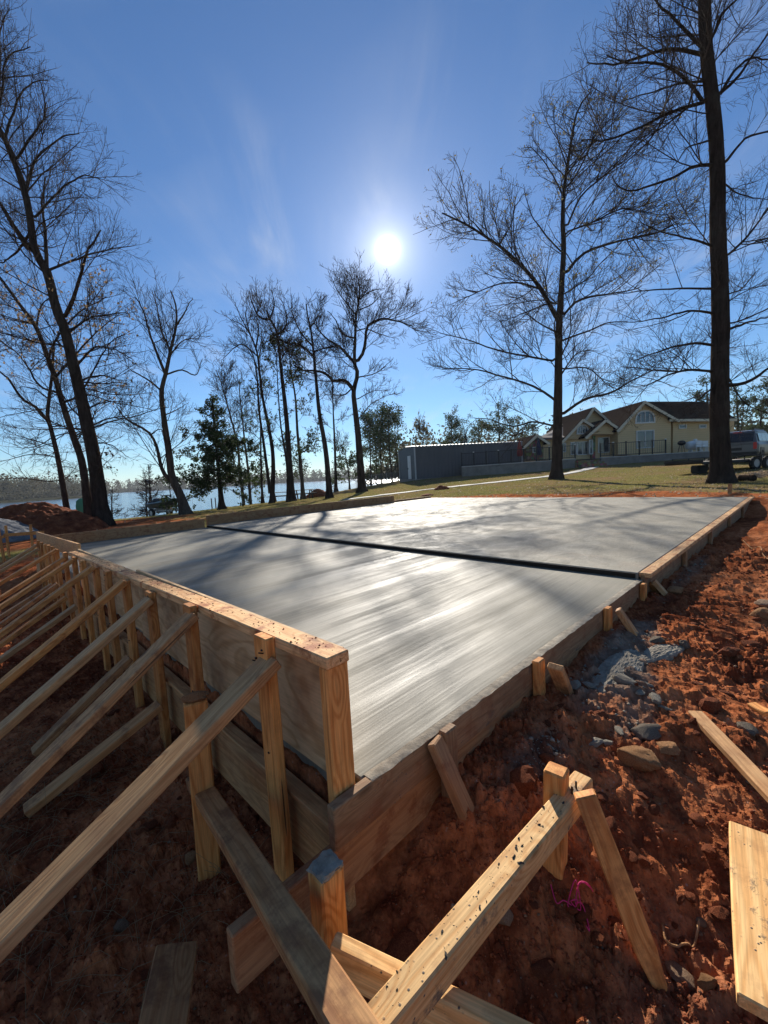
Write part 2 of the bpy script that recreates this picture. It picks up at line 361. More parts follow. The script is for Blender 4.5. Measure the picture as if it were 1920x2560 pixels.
def mat_clay(name, scale=1.0, cols=((0.08, 0.022, 0.011), (0.20, 0.058, 0.025), (0.35, 0.125, 0.055))):
    t = MT(name); v = t.obj(); rnd = t.rand(); n = t.noise(v, 14 * scale, 6, 0.7, w=t.math('MULTIPLY', rnd, 9.0)); n3 = t.noise(v, 70 * scale, 3, 0.6)
    c = t.ramp(n, [(0.3, cols[0]), (0.5, cols[1]), (0.7, cols[2])]); c = t.mix(1.0, c, t.ramp(n3, [(0.2, 0.65), (0.8, 1.3)]), 'MULTIPLY')
    c = t.mix(1.0, c, t.ramp(rnd, [(0, 0.75), (1, 1.25)]), 'MULTIPLY')
    M[name] = t.set(color=c, rough=0.95, spec=0.1, normal=t.bump(t.math('ADD', n, t.math('MULTIPLY', n3, 0.5)), 0.8, 0.012 / scale))
mat_clay('clay'); mat_clay('clay_pile', 0.35)
mat_clay('clay_rock', 1.3, ((0.16, 0.07, 0.03), (0.34, 0.17, 0.075), (0.48, 0.30, 0.16)))
mat_clay('pale_stone', 1.3, ((0.17, 0.10, 0.06), (0.30, 0.19, 0.12), (0.44, 0.32, 0.22)))
mat_clay('grey_lump', 1.3, ((0.06, 0.045, 0.033), (0.17, 0.135, 0.10), (0.32, 0.27, 0.21)))
mat_clay('grey_gravel', .5, ((0.10, 0.105, 0.115), (0.17, 0.175, 0.185), (0.25, 0.255, 0.265)))
# ------------------------------------------------------------------ ground
LAKE_Z = -2.0
_ctrl = [(S(-.83, -1.0), -.55), (S(-1.6, -1.6), -.55), (S(-.45, -.45), -.50), (S(-.5, .5), -.52), (S(-.5, 2), -.52), (S(-1, 4), -.50), (S(-1.2, 7), -.45), (S(-2.5, 3), -.5), (S(-3, 8), -.45), (S(-2.6, .5), -.55),
         (S(-.2, .3), -.5), (S(-.2, 3), -.5), (S(-.2, 6), -.46), (S(-.3, 9), -.42), (S(.0, -.3), -.46), (S(.3, -.1), -.27), (S(.40, -.45), -.31), (S(.55, -.75), -.40), (S(.2, -1.1), -.46), (S(1, -.15), -.16), (S(1, -.8), -.28), (S(1.2, -1.6), -.32), (S(2.2, -.1), -.12),
         (S(2.2, -.8), -.23), (S(2.2, -2), -.26), (S(4, -.1), -.13), (S(4, -1.5), -.16), (S(8, -.2), -.13), (S(8, -2.5), -.05), (S(11.6, -.3), -.02), (S(12, 1), 0.0), (S(11.9, 4), 0.03), (S(11.9, 7), -.02), (S(11.9, 9.5), -.1),
         (S(3, 9.6), -.2), (S(7, 9.6), -.2), (S(-.3, 9.8), -.35), (S(2, 11), -.3), (S(6, 12), -.25), (S(11, 12), -.15), (S(5, 5), -.32), (S(1, 1), -.32), (S(1, 8), -.32), (S(10, 8), -.3), (S(10, 1), -.3),
         ((11.8, 14.5), .07), ((17, 17), .3), ((20, 8), .25), ((10, 24), .22), ((10, 18), .1), ((3, 21), .03), ((2.6, 35), .42), ((11.7, 34.5), .62), ((22, 31), .85), ((30, 28), .95), ((20, 22), .42), ((24, 27), .55), ((30, 20), .7),
         ((12, 40), 1.3), ((26, 38), 1.35), ((45, 36), 1.6), ((2, 45), .2), ((-3, 27), -.25), ((-8, 27), -.45), ((-12, 16), -.35), ((-9.3, 20), -.3), ((-14, 26), -.75), ((-6, 36), -.6), ((-1, 36), -.15), ((-20, 14), -.6), ((-25, 8), -.6), ((-10, 3), -.5),
         ((-8, -6), -.6), ((0, -8), -.5), ((10, -4), -.3), ((25, 0), .2), ((40, 60), 1.6), ((10, 70), .4), ((60, 20), 1.5), ((20, 120), .8), ((90, 100), 2.0)]
_cx = np.array([[c[0][0], c[0][1]] for c in _ctrl]); _cz = np.array([c[1] for c in _ctrl])
_K = np.sqrt(((_cx[:, None, :] - _cx[None]) ** 2).sum(-1) + .02) ; _cw = np.linalg.solve(_K + np.eye(len(_cx)) * 0.04, _cz)
def shore_sd(x, y):
    """positive over the lake"""
    ys = np.interp(x, [-400, -80, -34, -18, -8, -2, 4, 12], [-40, 2, 21, 30, 41, 50, 62, 90])
    ys = ys + 1.2 * pnoise(x * .13, y * 0 + 3.3)
    s1 = y - ys; s2 = (0.035 * y + 3.0 - x) * .9
    s = np.minimum(s1, s2)
    far1 = y - (560 + 60 * pnoise(x * .004, y * 0)); r = np.hypot(x, y)
    far2 = np.minimum(r - (262 + 14 * pnoise(x * .02, y * .02)), (-0.63 * y - x) + 20 * pnoise(x * .01, y * .01) - (r - 262) * .12)
    s = np.minimum(s, -far1); s = np.minimum(s, -far2); s = np.where(r < 12, -5, s)
    return s
def ground_z(x, y, detail=True):
    x = np.atleast_1d(np.asarray(x, float)); y = np.atleast_1d(np.asarray(y, float)); z = np.zeros_like(x)
    r = np.hypot(x, y); xc = x * np.minimum(1, 110 / np.maximum(r, 1e-6)); yc = y * np.minimum(1, 110 / np.maximum(r, 1e-6))
    for i in range(len(_cw)): z += _cw[i] * np.sqrt((xc - _cx[i, 0]) ** 2 + (yc - _cx[i, 1]) ** 2 + .02)
    a, b = ab(x, y)
    # dirt packed behind the tall form's footing board
    ridge = sstep(-.045, -.01, a) * (1 - sstep(.0, .6, a)) * sstep(.06, .16, b) * (1 - sstep(9.0, 9.3, b))
    z = z * (1 - ridge) + (-.065 + .03 * pnoise(a * 9, b * 6)) * ridge
    dirt = dirt_mask(x, y, a, b)
    if detail:
        near = 1 - sstep(6, 16, r)
        d = .055 * fbm(x * 1.6, y * 1.6, 3) + .035 * np.abs(fbm(x * 5.1 + 3, y * 5.1, 3)) - .012
        d2 = clods(x, y, 7.5, .42, 1) * .034 + clods(x, y, 16, .55, 2) * .026 + clods(x, y, 36, .6, 3) * .016 + .006 * np.abs(pnoise(x * 60, y * 60)) + .012 * pnoise(x * 9, y * 9)
        churn = sstep(-.15, .45, fbm(x * .9 + 40, y * .9, 2) + .25)
        far_d = .05 * np.abs(fbm(x * 1.1, y * 1.1, 4))
        under = sstep(-.02, .05, a) * sstep(-.0, .06, b) * (1 - sstep(11.5, 11.7, a)) * (1 - sstep(9.1, 9.3, b))
        tread = np.exp(-((b + .62) / .11) ** 2) * sstep(2.3, 2.5, a) * (1 - sstep(3.3, 3.6, a)); d2 = d2 * (1 - .75 * tread) + tread * .012 * np.sin(a * 95 + b * 20)
        z = z + dirt * (1 - under) * (near * (d + d2 * (.45 + .75 * churn)) + (1 - near) * far_d)
        z = z + (1 - dirt) * (.03 * fbm(x * .5, y * .5, 3) + .012 * pnoise(x * 3.1, y * 3.1)) * (1 - sstep(60, 120, r))
    sd = shore_sd(x, y)
    k = sstep(-5.5, 1.5, sd); z = z * (1 - k) + (-2.35) * k
    k2 = sstep(1, 12, sd); z = z * (1 - k2) - 4.5 * k2
    k3 = sstep(150, 250, r); z = np.where(sd < -5, z * (1 - k3) + (-1.0) * k3, z)
    return z
def clods(x, y, freq, keep, seed):
    """rounded lumps of random size, one per cell of a jittered grid"""
    X, Y = x * freq, y * freq; xi, yi = np.floor(X).astype(int), np.floor(Y).astype(int); out = np.zeros_like(X)
    for dx in (-1, 0, 1):
        for dy in (-1, 0, 1):
            cx, cy = xi + dx, yi + dy; h = _perm[(_perm[(cx + 37 * seed) & 511] + cy) & 511]; h2 = _perm[(h + 91 * seed) & 511]; h3 = _perm[(h2 + 53) & 511]; h4 = _perm[(h3 + 17) & 511]
            r = .28 + .42 * (h3 / 511.) ; px, py = cx + h / 511., cy + h2 / 511.; an = h4 / 511. * 3.1416; ca, sa = np.cos(an), np.sin(an)
            ux, uy = X - px, Y - py; vx, vy = ux * ca + uy * sa, (-ux * sa + uy * ca) * 1.45; d2 = (vx * vx + vy * vy) / (r * r)
            k = (h4 % 100) < keep * 100; out = np.maximum(out, np.where(k & (d2 < 1), np.sqrt(np.maximum(1 - d2, 0)) * r * 1.3, 0))
    return out
def dirt_mask(x, y, a, b):
    n = fbm(x * .45, y * .45, 4) * 1.6 + .25 * pnoise(x * 3, y * 3)
    d = np.minimum(np.minimum(13.6 - a + n, a + 9), np.minimum(b + 14, 11.0 - b + n))
    patch = sstep(.0, .9, d)
    left = (1 - sstep(5.0, 7.5, np.hypot(x + 13.5, y - 14.5) + n * 1.3))            # bare earth round the big pile
    return np.clip(np.maximum(patch, left), 0, 1)
def gz(x, y): return float(ground_z(x, y)[0])

def build_ground():
    th = np.concatenate([np.linspace(-180, -50, 40, endpoint=False), np.linspace(-50, 50, 480, endpoint=False), np.linspace(50, 180, 40, endpoint=False)])
    th = np.radians(th)
    rr = np.concatenate([np.geomspace(.35, .85, 14, endpoint=False), np.geomspace(.85, 8, 300, endpoint=False), np.geomspace(8, 45, 85, endpoint=False), np.geomspace(45, 1500, 56)]); nr = len(rr)
    R_, T_ = np.meshgrid(rr, th, indexing='ij'); X = R_ * np.sin(T_); Y = R_ * np.cos(T_)
    Z = ground_z(X.ravel(), Y.ravel()); V = np.stack([X.ravel(), Y.ravel(), Z], 1); nt = len(th)
    c0 = np.array([[0, 0, ground_z(0, 0)[0]]]); V = np.concatenate([V, c0])
    i = np.arange(nr - 1)[:, None] * nt; j = np.arange(nt)[None]; j1 = (j + 1) % nt
    Q = np.stack([i + j, i + nt + j, i + nt + j1, i + j1], -1).reshape(-1, 4)[:, ::-1]
    jj = np.arange(nt); tri = np.stack([np.full(nt, len(V) - 1), jj, (jj + 1) % nt, (jj + 1) % nt], 1)
    me = mesh_from('ground', V, np.concatenate([Q]), M['ground'], smooth=True)
    fs = np.ones(len(Q), bool); fc = V[Q[:, 0]]; fs[np.hypot(fc[:, 0], fc[:, 1]) < 7.0] = False; me.polygons.foreach_set('use_smooth', fs)
    x, y = V[:, 0], V[:, 1]; a, b = ab(x, y)
    for nm, val in (('grass', 1 - dirt_mask(x, y, a, b)), ('cement', cement_mask(x, y, a, b)), ('farland', sstep(120, 220, np.hypot(x, y)))):
        at_ = me.attributes.new(nm, 'FLOAT', 'POINT'); at_.data.foreach_set('value', val.astype(np.float32))
    o = link('ground', me); tag(o, kind='structure', label='churned red clay yard turning to dormant lawn beyond the slab')
    return o
def cement_mask(x, y, a, b):
    n = .5 * fbm(x * 4, y * 4, 4)
    m = 0
    for (ca, cb, ra, rb, s) in ((1.75, -.22, .7, .2, .8), (2.3, -.16, .5, .15, .8), (1.35, -.42, .3, .10, .55), (.75, -.22, .3, .15, .35), (.45, -.75, .3, .22, .18), (4.5, -.12, 1.4, .1, .5)):
        d = np.sqrt(((a - ca) / ra) ** 2 + ((b - cb) / rb) ** 2) + n * 1.1
        m = np.maximum(m, s * (1 - sstep(.45, 1.05, d)))
    return np.clip(m, 0, 1)
ground = build_ground()

# ------------------------------------------------------------------ lake
def build_lake():
    t = MT('lake_water'); p = t.pos()
    n1 = t.noise(t.mapping(p, (0.35, 1.1, 1)), 1.0, 4, 0.6); n2 = t.noise(t.mapping(p, (1.2, 4.0, 1)), 1.0, 3, 0.6)
    h = t.math('ADD', t.math('MULTIPLY', n1, 1.0), t.math('MULTIPLY', n2, 0.45))
    m = t.set(color=(0.05, 0.085, 0.13), rough=0.16, spec=0.5, ior=1.33, normal=t.bump(h, 0.35, 0.10))
    V = [(-1150, -60, LAKE_Z), (200, -60, LAKE_Z), (200, 900, LAKE_Z), (-1150, 900, LAKE_Z)]
    o = link('lake', mesh_from('lake', V, [(0, 1, 2, 3)], m)); tag(o, kind='structure', label='wind rippled blue lake behind the trees')
build_lake()

# ------------------------------------------------------------------ the slab (two pours, the far one a step higher)
SA, SB, JA, STEP = 11.6, 9.15, 3.16, 0.05
def slab(name, a0, a1, b0, b1, ztop, zbot, mat, label, na, nb):
    """local X along a, Y along b; a slightly uneven trowelled top with eased edges"""
    aa = np.linspace(a0, a1, na); bb = np.linspace(b0, b1, nb); A_, B_ = np.meshgrid(aa, bb, indexing='ij')
    Zt = 0.0025 * fbm(A_ * .8, B_ * .8, 3)
    inner = np.stack([A_.ravel(), B_.ravel(), Zt.ravel()], 1)
    idx = np.arange(na * nb).reshape(na, nb)
    F_ = [tuple(q) for q in np.stack([idx[:-1, :-1], idx[1:, :-1], idx[1:, 1:], idx[:-1, 1:]], -1).reshape(-1, 4)]
    loop = list(idx[:, 0]) + list(idx[-1, 1:]) + list(idx[::-1, -1][1:]) + list(idx[0, ::-1][1:-1])
    V = [tuple(v) for v in inner]
    prev = loop
    for (ins, dz) in ((-.006, -.006), (-.006, zbot - ztop)):
        cur = []
        for i in loop:
            x, y, z = V[i]; x += -ins if abs(x - a1) < 1e-6 else (ins if abs(x - a0) < 1e-6 else 0); y += -ins if abs(y - b1) < 1e-6 else (ins if abs(y - b0) < 1e-6 else 0)
            cur.append(len(V)); V.append((x, y, z + dz))
        for k in range(len(loop)):
            k1 = (k + 1) % len(loop); F_.append((prev[k], cur[k], cur[k1], prev[k1]))
        prev = cur
    me = mesh_from(name, V, F_, mat)
    bm = bmesh.new(); bm.from_mesh(me); bmesh.ops.recalc_face_normals(bm, faces=bm.faces[:]); bm.to_mesh(me); bm.free()
    o = link(name, me); o.matrix_basis = Matrix(((AV.x, BV.x, 0, NC.x), (AV.y, BV.y, 0, NC.y), (0, 0, 1, ztop), (0, 0, 0, 1)))
    return tag(o, label, 'concrete slab', 'two pours of the slab')
slab('concrete_slab', .008, JA - .008, .046, SB - .008, 0.0, -.25, M['concrete_lower'], 'lower nearer concrete slab with shiny trowel streaks inside the tall form', 30, 60)
slab('concrete_slab', JA, SA, .048, SB - .008, STEP, -.25, M['concrete_upper'], 'higher farther concrete slab with swirled finish behind the dark step', 50, 50)

o = bar('step_dark_strip', S(JA - .014, .06, .024), S(JA - .014, SB - .02, .024), .012, .040, M['step_dark_strip'], None, bevel=.002); tag(o, 'thin black strip added to darken the step between the two slab pours', 'board')  # strip added over the pale step face so it reads as a dark gap
# ------------------------------------------------------------------ tall form wall on the left
def zt(b): return .455 - .021 * b
def build_wall():
    w = empty('formwork_wall', S(-.12, 2.4, -.5), 'tall plywood and stud formwork wall with raking braces left of the slab', 'formwork')
    # sheathing, two sheets
    for b0, b1 in ((.075, 2.44), (2.443, 4.80)):
        z0 = -.055; zz = (zt(b0) + zt(b1)) / 2
        bar('plywood_panel', S(-.010, b0, (z0 + zz) / 2 + (zt(b0) - zz) / 2), S(-.010, b1, (z0 + zz) / 2 + (zt(b1) - zz) / 2), .018, zz - z0 + .006, M['plywood'], w, bevel=.001)
    # top plate in two lengths, with a thin bearer under it
    bar('top_plate', S(-.0635, .03, zt(0) - .019), S(-.0635, 1.98, zt(1.98) - .019), .089, .038, M['pine_plate'], w, warp=.003, bevel=.004)
    bar('top_plate', S(-.0655, 1.985, zt(1.985) - .018), S(-.0655, 4.78, zt(4.78) - .019), .089, .038, M['pine_plate'], w, warp=.004, bevel=.004)
    # far end: lower plank on edge, no plate
    bar('edge_plank', S(.005, 4.82, .33), S(.0, 9.0, .235), .03, .19, M['pine_grey'], w, warp=.004)
    # end post standing on the right edge form
    bar('end_post', S(-.0625, .062, -.3), S(-.0625, .060, zt(0) - .040), .040, .088, M['pine_clean'], w, up=AV, warp=.001, bevel=.004)
    # studs
    bs = [.38, 1.09, 1.72, 2.27, 2.80, 3.23, 3.80, 4.26, 4.83, 5.48, 5.86, 6.2, 6.6, 7.0, 7.42]
    for i, b in enumerate(bs):
        top = zt(b) + (.004 if i == 0 else random.uniform(-.02, .006))
        lean = random.uniform(-.012, .012)
        bar('stud', S(-.127, b + lean, -.62), S(-.127 - (.003 if i else 0), b, top), .089, .038, M['pine' if i % 3 else 'pine_clean'], w, up=-AV, warp=.003, bevel=.004)
    # footing board behind the studs with a pale capping strip
    bar('footing_board', S(-.052, .06, -.31), S(-.052, 4.6, -.32), .034, .27, M['pine_grey'], w, warp=.002)
    bar('footing_board', S(-.052, 4.62, -.31), S(-.052, 9.0, -.31), .034, .27, M['pine_grey'], w, warp=.002)
    bar('cap_strip', S(-.062, .05, -.158), S(-.062, 4.5, -.160), .060, .022, M['pine_grey'], w, warp=.003)
    bar('cap_strip', S(-.062, 4.52, -.158), S(-.062, 9.0, -.155), .060, .022, M['pine_grey'], w, warp=.003)
    # long raking braces: top end at the stud, foot far out on the ground
    def brace(p_top, p_mid, b, mat, wd=.089, hd=.038, name='brace', zf=-.56):
        t0 = plane(*p_top, 'b', b); t1 = plane(*p_mid, 'b', b); d = (t1 - t0); k = (zf - t0.z) / d.z
        foot = t0 + d * k
        return bar(name, t0 - d.normalized() * .02, foot, wd, hd, M[mat], w, up=ZV, warp=.006, bevel=.004)
    z1 = lambda x, y: (x * .5787, 1280 + y * .5787)
    z5 = lambda x, y: (x * .2411, 1280 + y * .2411)
    brace(z1(1160, 655), (0, 2342), .345, 'pine_grey', .094, .042)
    brace(z1(822, 455), (0, 2010), 1.055, 'pine_muddy')
    brace(z1(636, 388), (0, 1828), 1.685, 'pine_grey')
    brace(z1(528, 310), z1(0, 745), 2.235, 'pine')
    brace(z1(395, 243), z1(0, 530), 3.20, 'pine', .085)
    brace(z5(742, 510), z5(0, 995), 4.23, 'pine', .085)
    brace(z5(652, 490), z5(0, 895), 4.80, 'pine', .085)
    brace(z5(572, 402), z5(0, 740), 5.45, 'pine', .085)
    brace(z5(390, 390), z5(0, 625), 6.9, 'pine_grey', .08)
    brace(z5(382, 345), z5(0, 570), 7.45, 'pine_grey', .08)
    for p, q, b, m in ((z5(790, 975), z5(360, 1280), 3.6, 'pine_grey'), (z5(690, 885), z5(170, 1260), 4.3, 'pine'), (z5(600, 745), z5(200, 1030), 5.2, 'pine_muddy'), (z5(540, 755), z5(130, 1010), 5.6, 'pine_muddy'), (z1(562, 630), z1(385, 805), 2.1, 'pine_muddy'), (z1(692, 832), z1(440, 1032), 1.6, 'pine_muddy')):
        t0 = plane(*p, 'b', b); t1 = plane(*q, 'b', b); d = (t1 - t0)
        bar('kicker', t0, t1 + d.normalized() * .35, .085, .038, M[m], w, warp=.004)
    # bent nails on the nearest studs and braces
    for i, b in enumerate(bs[:9]):
        for dz, db in ((-.045, -.02), (-.075, .022), (-.42, .0)):
            p = S(-.1475, b + db + random.uniform(-.008, .008), zt(b) + dz + random.uniform(-.012, .012)); bar('nail', p, p - AV * random.uniform(.002, .012) + ZV * random.uniform(-.004, .004), .006, .006, M['steel_dark'], w, bevel=0, nseg=1)
    for (b, z, da) in ((.35, .40, -.149), (1.06, .36, -.149), (1.12, .33, -.149), (.40, .36, -.149)):
        p = S(da, b, z); bar('nail', p, p - AV * .018 + ZV * .008, .004, .004, M['steel_dark'], w, bevel=0, nseg=1)
    return w
plain('steel_dark', (0.03, 0.028, 0.027), 0.45, 0.8)
wall_form = build_wall()

# ------------------------------------------------------------------ low form along the right edge
def build_right_form():
    w = empty('edge_form', S(1.5, .0, -.35), 'low two-board edge form with stakes along the near slab edge', 'formwork')
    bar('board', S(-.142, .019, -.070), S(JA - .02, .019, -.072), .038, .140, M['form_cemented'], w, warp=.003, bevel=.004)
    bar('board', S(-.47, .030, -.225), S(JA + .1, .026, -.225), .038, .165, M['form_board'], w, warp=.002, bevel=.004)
    for a, b, h, m in ((.40, -.021, .012, 'form_cemented'), (1.17, -.021, .012, 'pine'), (2.21, -.021, .012, 'pine'), (3.06, -.022, -.01, 'pine')):
        bar('stake', S(a, b, -.60), S(a, b + .001, h), .075, .038, M[m], w, up=BV, warp=.001, bevel=.005)
    kick = (((1092, 1862), (1195, 2092), .30, 'form_board', -.02, -.33), ((1390, 1672), (1421, 1748), 1.24, 'pine_muddy', -.02, -.24), ((1549, 1530), (1610, 1618), 2.30, 'pine_muddy', -.02, -.24), ((1632, 1462), (1650, 1492), 3.12, 'pine', -.08, -.2))
    for p, q, a, m, zt_, zf in kick:
        t0 = onz(p[0], p[1], zt_); t1 = onz(q[0], q[1], zf); d = (t1 - t0).normalized()
        bar('kicker', t0 - d * .02, t1 + d * .06, .078, .036, M[m], w, up=ZV, warp=.002, bevel=.005, point=.07)
    # crust of spilled cement on the board tops
    V, F_ = [], []
    def crust(a0, a1, b0, b1, zz, amp, n):
        base = len(V); nb = 4
        for i in range(n + 1):
            for j in range(nb + 1):
                a = a0 + (a1 - a0) * i / n; b = b0 + (b1 - b0) * j / nb
                e = math.sin(math.pi * min(1, max(0, j / nb)))
                V.append(tuple(S(a, b + .006 * float(pnoise(np.array([a * 14.]), np.array([j * 1.7]))[0]), zz + (amp * (.35 + .65 * abs(float(fbm(np.array([a * 9.]), np.array([b * 60.]), 3)[0])) * 1.8)) * e + .0006) - w.location))
        for i in range(n):
            for j in range(nb):
                q = base + i * (nb + 1) + j; F_.append((q, q + nb + 1, q + nb + 2, q + 1))
    crust(.02, JA - .05, .0, .050, -.0012, .006, 200)
    link('cement_crust', mesh_from('cement_crust', V, F_, M['cement_spill'], True), w)
    return w
right_form = build_right_form()
def build_far_right_form():
    w = empty('edge_form', S(7, .0, -.2), 'pale timber edge form along the farther slab pour above the red shadowed dirt', 'formwork')
    bar('capping_timber', S(JA + .01, -.008, STEP - .018), S(SA + .05, -.008, STEP - .018), .092, .038, M['pine_plate'], w, warp=.004, bevel=.004, nseg=10)
    bar('board', S(JA + .01, .010, -.085), S(SA + .04, .010, -.085), .036, .235, M['form_cemented'], w, warp=.002)
    for a in (4.6, 6.2, 8.0, 9.8): bar('stake', S(a, -.03, -.45), S(a, -.03, .0), .075, .036, M['form_board'], w, up=BV)
    bar('kicker', S(3.30, -.04, -.04), S(3.32, -.20, -.24), .07, .036, M['pine_grey'], w, point=.05)
build_far_right_form()
def build_back_forms():
    w = empty('edge_form', S(1.5, SB, -.2), 'dark upright form board closing the far end of the near slab', 'formwork')
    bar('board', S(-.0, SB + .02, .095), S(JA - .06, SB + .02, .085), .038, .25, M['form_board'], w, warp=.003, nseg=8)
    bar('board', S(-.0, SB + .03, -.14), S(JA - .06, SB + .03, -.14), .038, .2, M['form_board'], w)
    for a in (.5, 1.5, 2.6): bar('stake', S(a, SB + .06, -.5), S(a, SB + .06, .18), .07, .036, M['pine'], w, up=BV)
    for a in (2.05, 2.35, 2.7, 3.0): bar('kicker', S(a, SB + .1, .22), S(a - .5, SB + 1.2, -.05), .08, .036, M['pine'], w)
    bar('stretcher', S(1.6, SB + .9, .14), S(3.6, SB + .5, .16), .085, .036, M['pine'], w)
    w = empty('edge_form', S(7, SB, -.2), 'long brown form board along the lake side of the farther slab pour', 'formwork')
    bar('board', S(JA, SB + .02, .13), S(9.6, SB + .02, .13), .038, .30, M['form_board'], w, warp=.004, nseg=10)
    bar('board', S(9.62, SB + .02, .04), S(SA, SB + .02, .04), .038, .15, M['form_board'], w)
    for a in (4, 5.6, 7.2, 8.8): bar('stake', S(a, SB + .06, -.5), S(a, SB + .06, .2), .07, .036, M['pine_grey'], w, up=BV)
build_back_forms()

# ------------------------------------------------------------------ staked bracing in the foreground
def vpost(name, top_px, ztop, zfoot, w_, d_, mat, parent, yaw=0.0, lean=(0, 0), **k):
    t = onz(*top_px, ztop); f = Vector((t.x + lean[0], t.y + lean[1], zfoot))
    return bar(name, f, t, w_, d_, M[mat], parent, up=(AV * math.cos(yaw) + BV * math.sin(yaw)), **k)
def build_foreground():
    c = onz(815, 2160, -.02)
    w = empty('corner_brace', (c.x, c.y, -.55), 'stake topped with dried cement carrying crossed braces at the form corner', 'brace')
    vpost('stake', (814, 2168), -.025, -.75, .066, .076, 'pine_clean', w, bevel=.006, nseg=8)
    # dried cement cap
    bm = bmesh.new(); bmesh.ops.create_icosphere(bm, subdivisions=3, radius=1)
    for v in bm.verts:
        n = float(fbm(np.array([v.co.x * 2.1 + 5]), np.array([v.co.y * 2.1 + v.co.z * 1.3]), 3)[0])
        q_ = lambda u_: math.copysign(min(1, abs(u_) * 1.5) ** .8, u_); v.co = Vector((q_(v.co.x) * .036 * (1 + .25 * n), q_(v.co.y) * .032 * (1 + .25 * n), max(v.co.z, -.3) * .010 * (1 + 1.6 * n)))
    o = bm_obj('cement_cap', bm, M['cement_spill'], w); o.matrix_basis = rel(w, Matrix.Translation(onz(814, 2168, -.025) + Vector((.0, 0, .002))) @ Matrix.Rotation(math.radians(44.3), 4, 'Z'))
    # diagonal board from the rear stake down to the near corner
    p, q = onz(497, 1962, -.22), onz(868, 2556, -.02); d = (q - p).normalized()
    bar('diagonal', p - d * .06, q + d * .5, .074, .05, M['pine_muddy'], w, up=(ZV * .93 - AV * .1 - BV * .35), warp=.003, bevel=.005, nseg=10)
    # short cross piece
    p, q = onz(832, 2385, -.16), onz(1096, 2516, -.19); d = (q - p).normalized()
    bar('cross_piece', p, q + d * .25, .040, .092, M['pine_splattered'], w, up=ZV, warp=.002, bevel=.004)
    # rear stake
    c2 = plane(488, 1752, 'b', .66)
    s2 = bar('rear_stake', Vector((c2.x - .01, c2.y - .01, -.8)), c2, .085, .045, M['pine_clean'], w, up=(BV * .95 + AV * .3), bevel=.006)
    # main beam on two stakes
    p, q = onz(930, 2552, -.04), onz(1448, 1946, -.04); d = (q - p).normalized()
    w2 = empty('staked_beam', onz(1371, 2164, -.4), 'cement splattered timber beam running from a pale square stake towards the camera', 'brace')
    bar('beam', p - d * .55 - ZV * .04, q + d * .035 - ZV * .04, .062, .076, M['pine_splattered'], w2, up=ZV, warp=.002, bevel=.005, nseg=14)
    g_ = np.random.default_rng(17); bits = bmesh.new(); X_ = d; Yb = ZV.cross(X_).normalized()
    for k in range(130):
        s_ = .0007 + .0038 * g_.uniform() ** 5; c_ = p - ZV * .04 + (q - p) * g_.uniform(-.1, 1.0) + Yb * g_.uniform(-.027, .027) + (ZV - X_ * X_.z).normalized() * (.038 + s_ * .2)
        r_ = bmesh.ops.create_icosphere(bits, subdivisions=1, radius=1, matrix=Matrix.Translation(c_ - w2.location) @ Matrix.Rotation(g_.uniform(0, 3), 4, 'Z') @ Matrix.Diagonal((s_ * g_.uniform(.8, 2.6), s_ * g_.uniform(.6, 1.2), s_ * .7, 1)))
        for v_ in r_['verts']: v_.co += Vector(g_.normal(size=3)) * s_ * .3
    ob = bm_obj('cement_bits', bits, M['cement_dark'], w2); ob['kind'] = 'stuff'
    vpost('stake', (1391, 1922), .02, -.75, .066, .064, 'pine_clean', w2, yaw=.12, lean=(-.03, 0), bevel=.006, nseg=8)
    t = onz(1464, 1992, -.0); f = onz(1648, 2462, -.46); d = (f - t).normalized()
    bar('raking_stake', t - d * .01, f + d * .10, .062, .042, M['pine'], w2, up=(Vector((0, 0, 1)) - (t + f) / 2), bevel=.004, nseg=8, point=.20)
    for (px_, py_, z_) in ((1440, 1962, -.03), (1430, 1976, -.03)):
        c_ = onz(px_, py_, z_); bar('nail', c_ - ZV * .012, c_ + ZV * .012, .005, .005, M['steel_dark'], w2, up=(1, 0, 0), bevel=0, nseg=1)
    # loose boards
    def loose(name, p, q, wd, th, mat, label, up=ZV):
        m_ = (Vector(p) + Vector(q)) / 2
        o = bar(name, p, q, wd, th, M[mat], None, up=up, warp=.004, bevel=.004, nseg=8); return tag(o, label, 'board')
    p, q = onz(1822, 2062, -.25), onz(1842, 2500, -.28); n = (q - p).cross(ZV).normalized() * -.0925
    loose('loose_board', p + n + ZV * .0, q + n + ZV * .0, .185, .038, 'pine_splattered', 'wide board with dark cement smears lying at the lower right', up=(ZV + AV * .1))
    p, q = onz(1737, 1798, -.25), onz(1925, 2003, -.25)
    loose('loose_board', p + ZV * .03, q + (q - p) * .35 + ZV * .035, .062, .03, 'pine_grey', 'narrow grey weathered plank lying on the clay at the right edge')
    p, q = onz(441, 2372, -.40), onz(409, 2562, -.36)
    loose('loose_board', p, q + (q - p) * 1.0, .118, .038, 'pine_muddy', 'wide short board standing out of the dark dirt at the lower left', up=(ZV * .85 - BV * .5))
    p, q = onz(1535, 1752, -.24), onz(1562, 1790, -.25)
    loose('wood_scrap', p + ZV * .03, q + ZV * .02, .05, .015, 'pine_clean', 'small pale wood scrap beside the grey cement lumps')
    p, q = onz(1878, 1775, -.2), onz(1925, 1800, -.2)
    loose('wood_scrap', p + ZV * .03, q + ZV * .03, .05, .02, 'pine_clean', 'short pale offcut on the red clay near the right edge')
build_foreground()
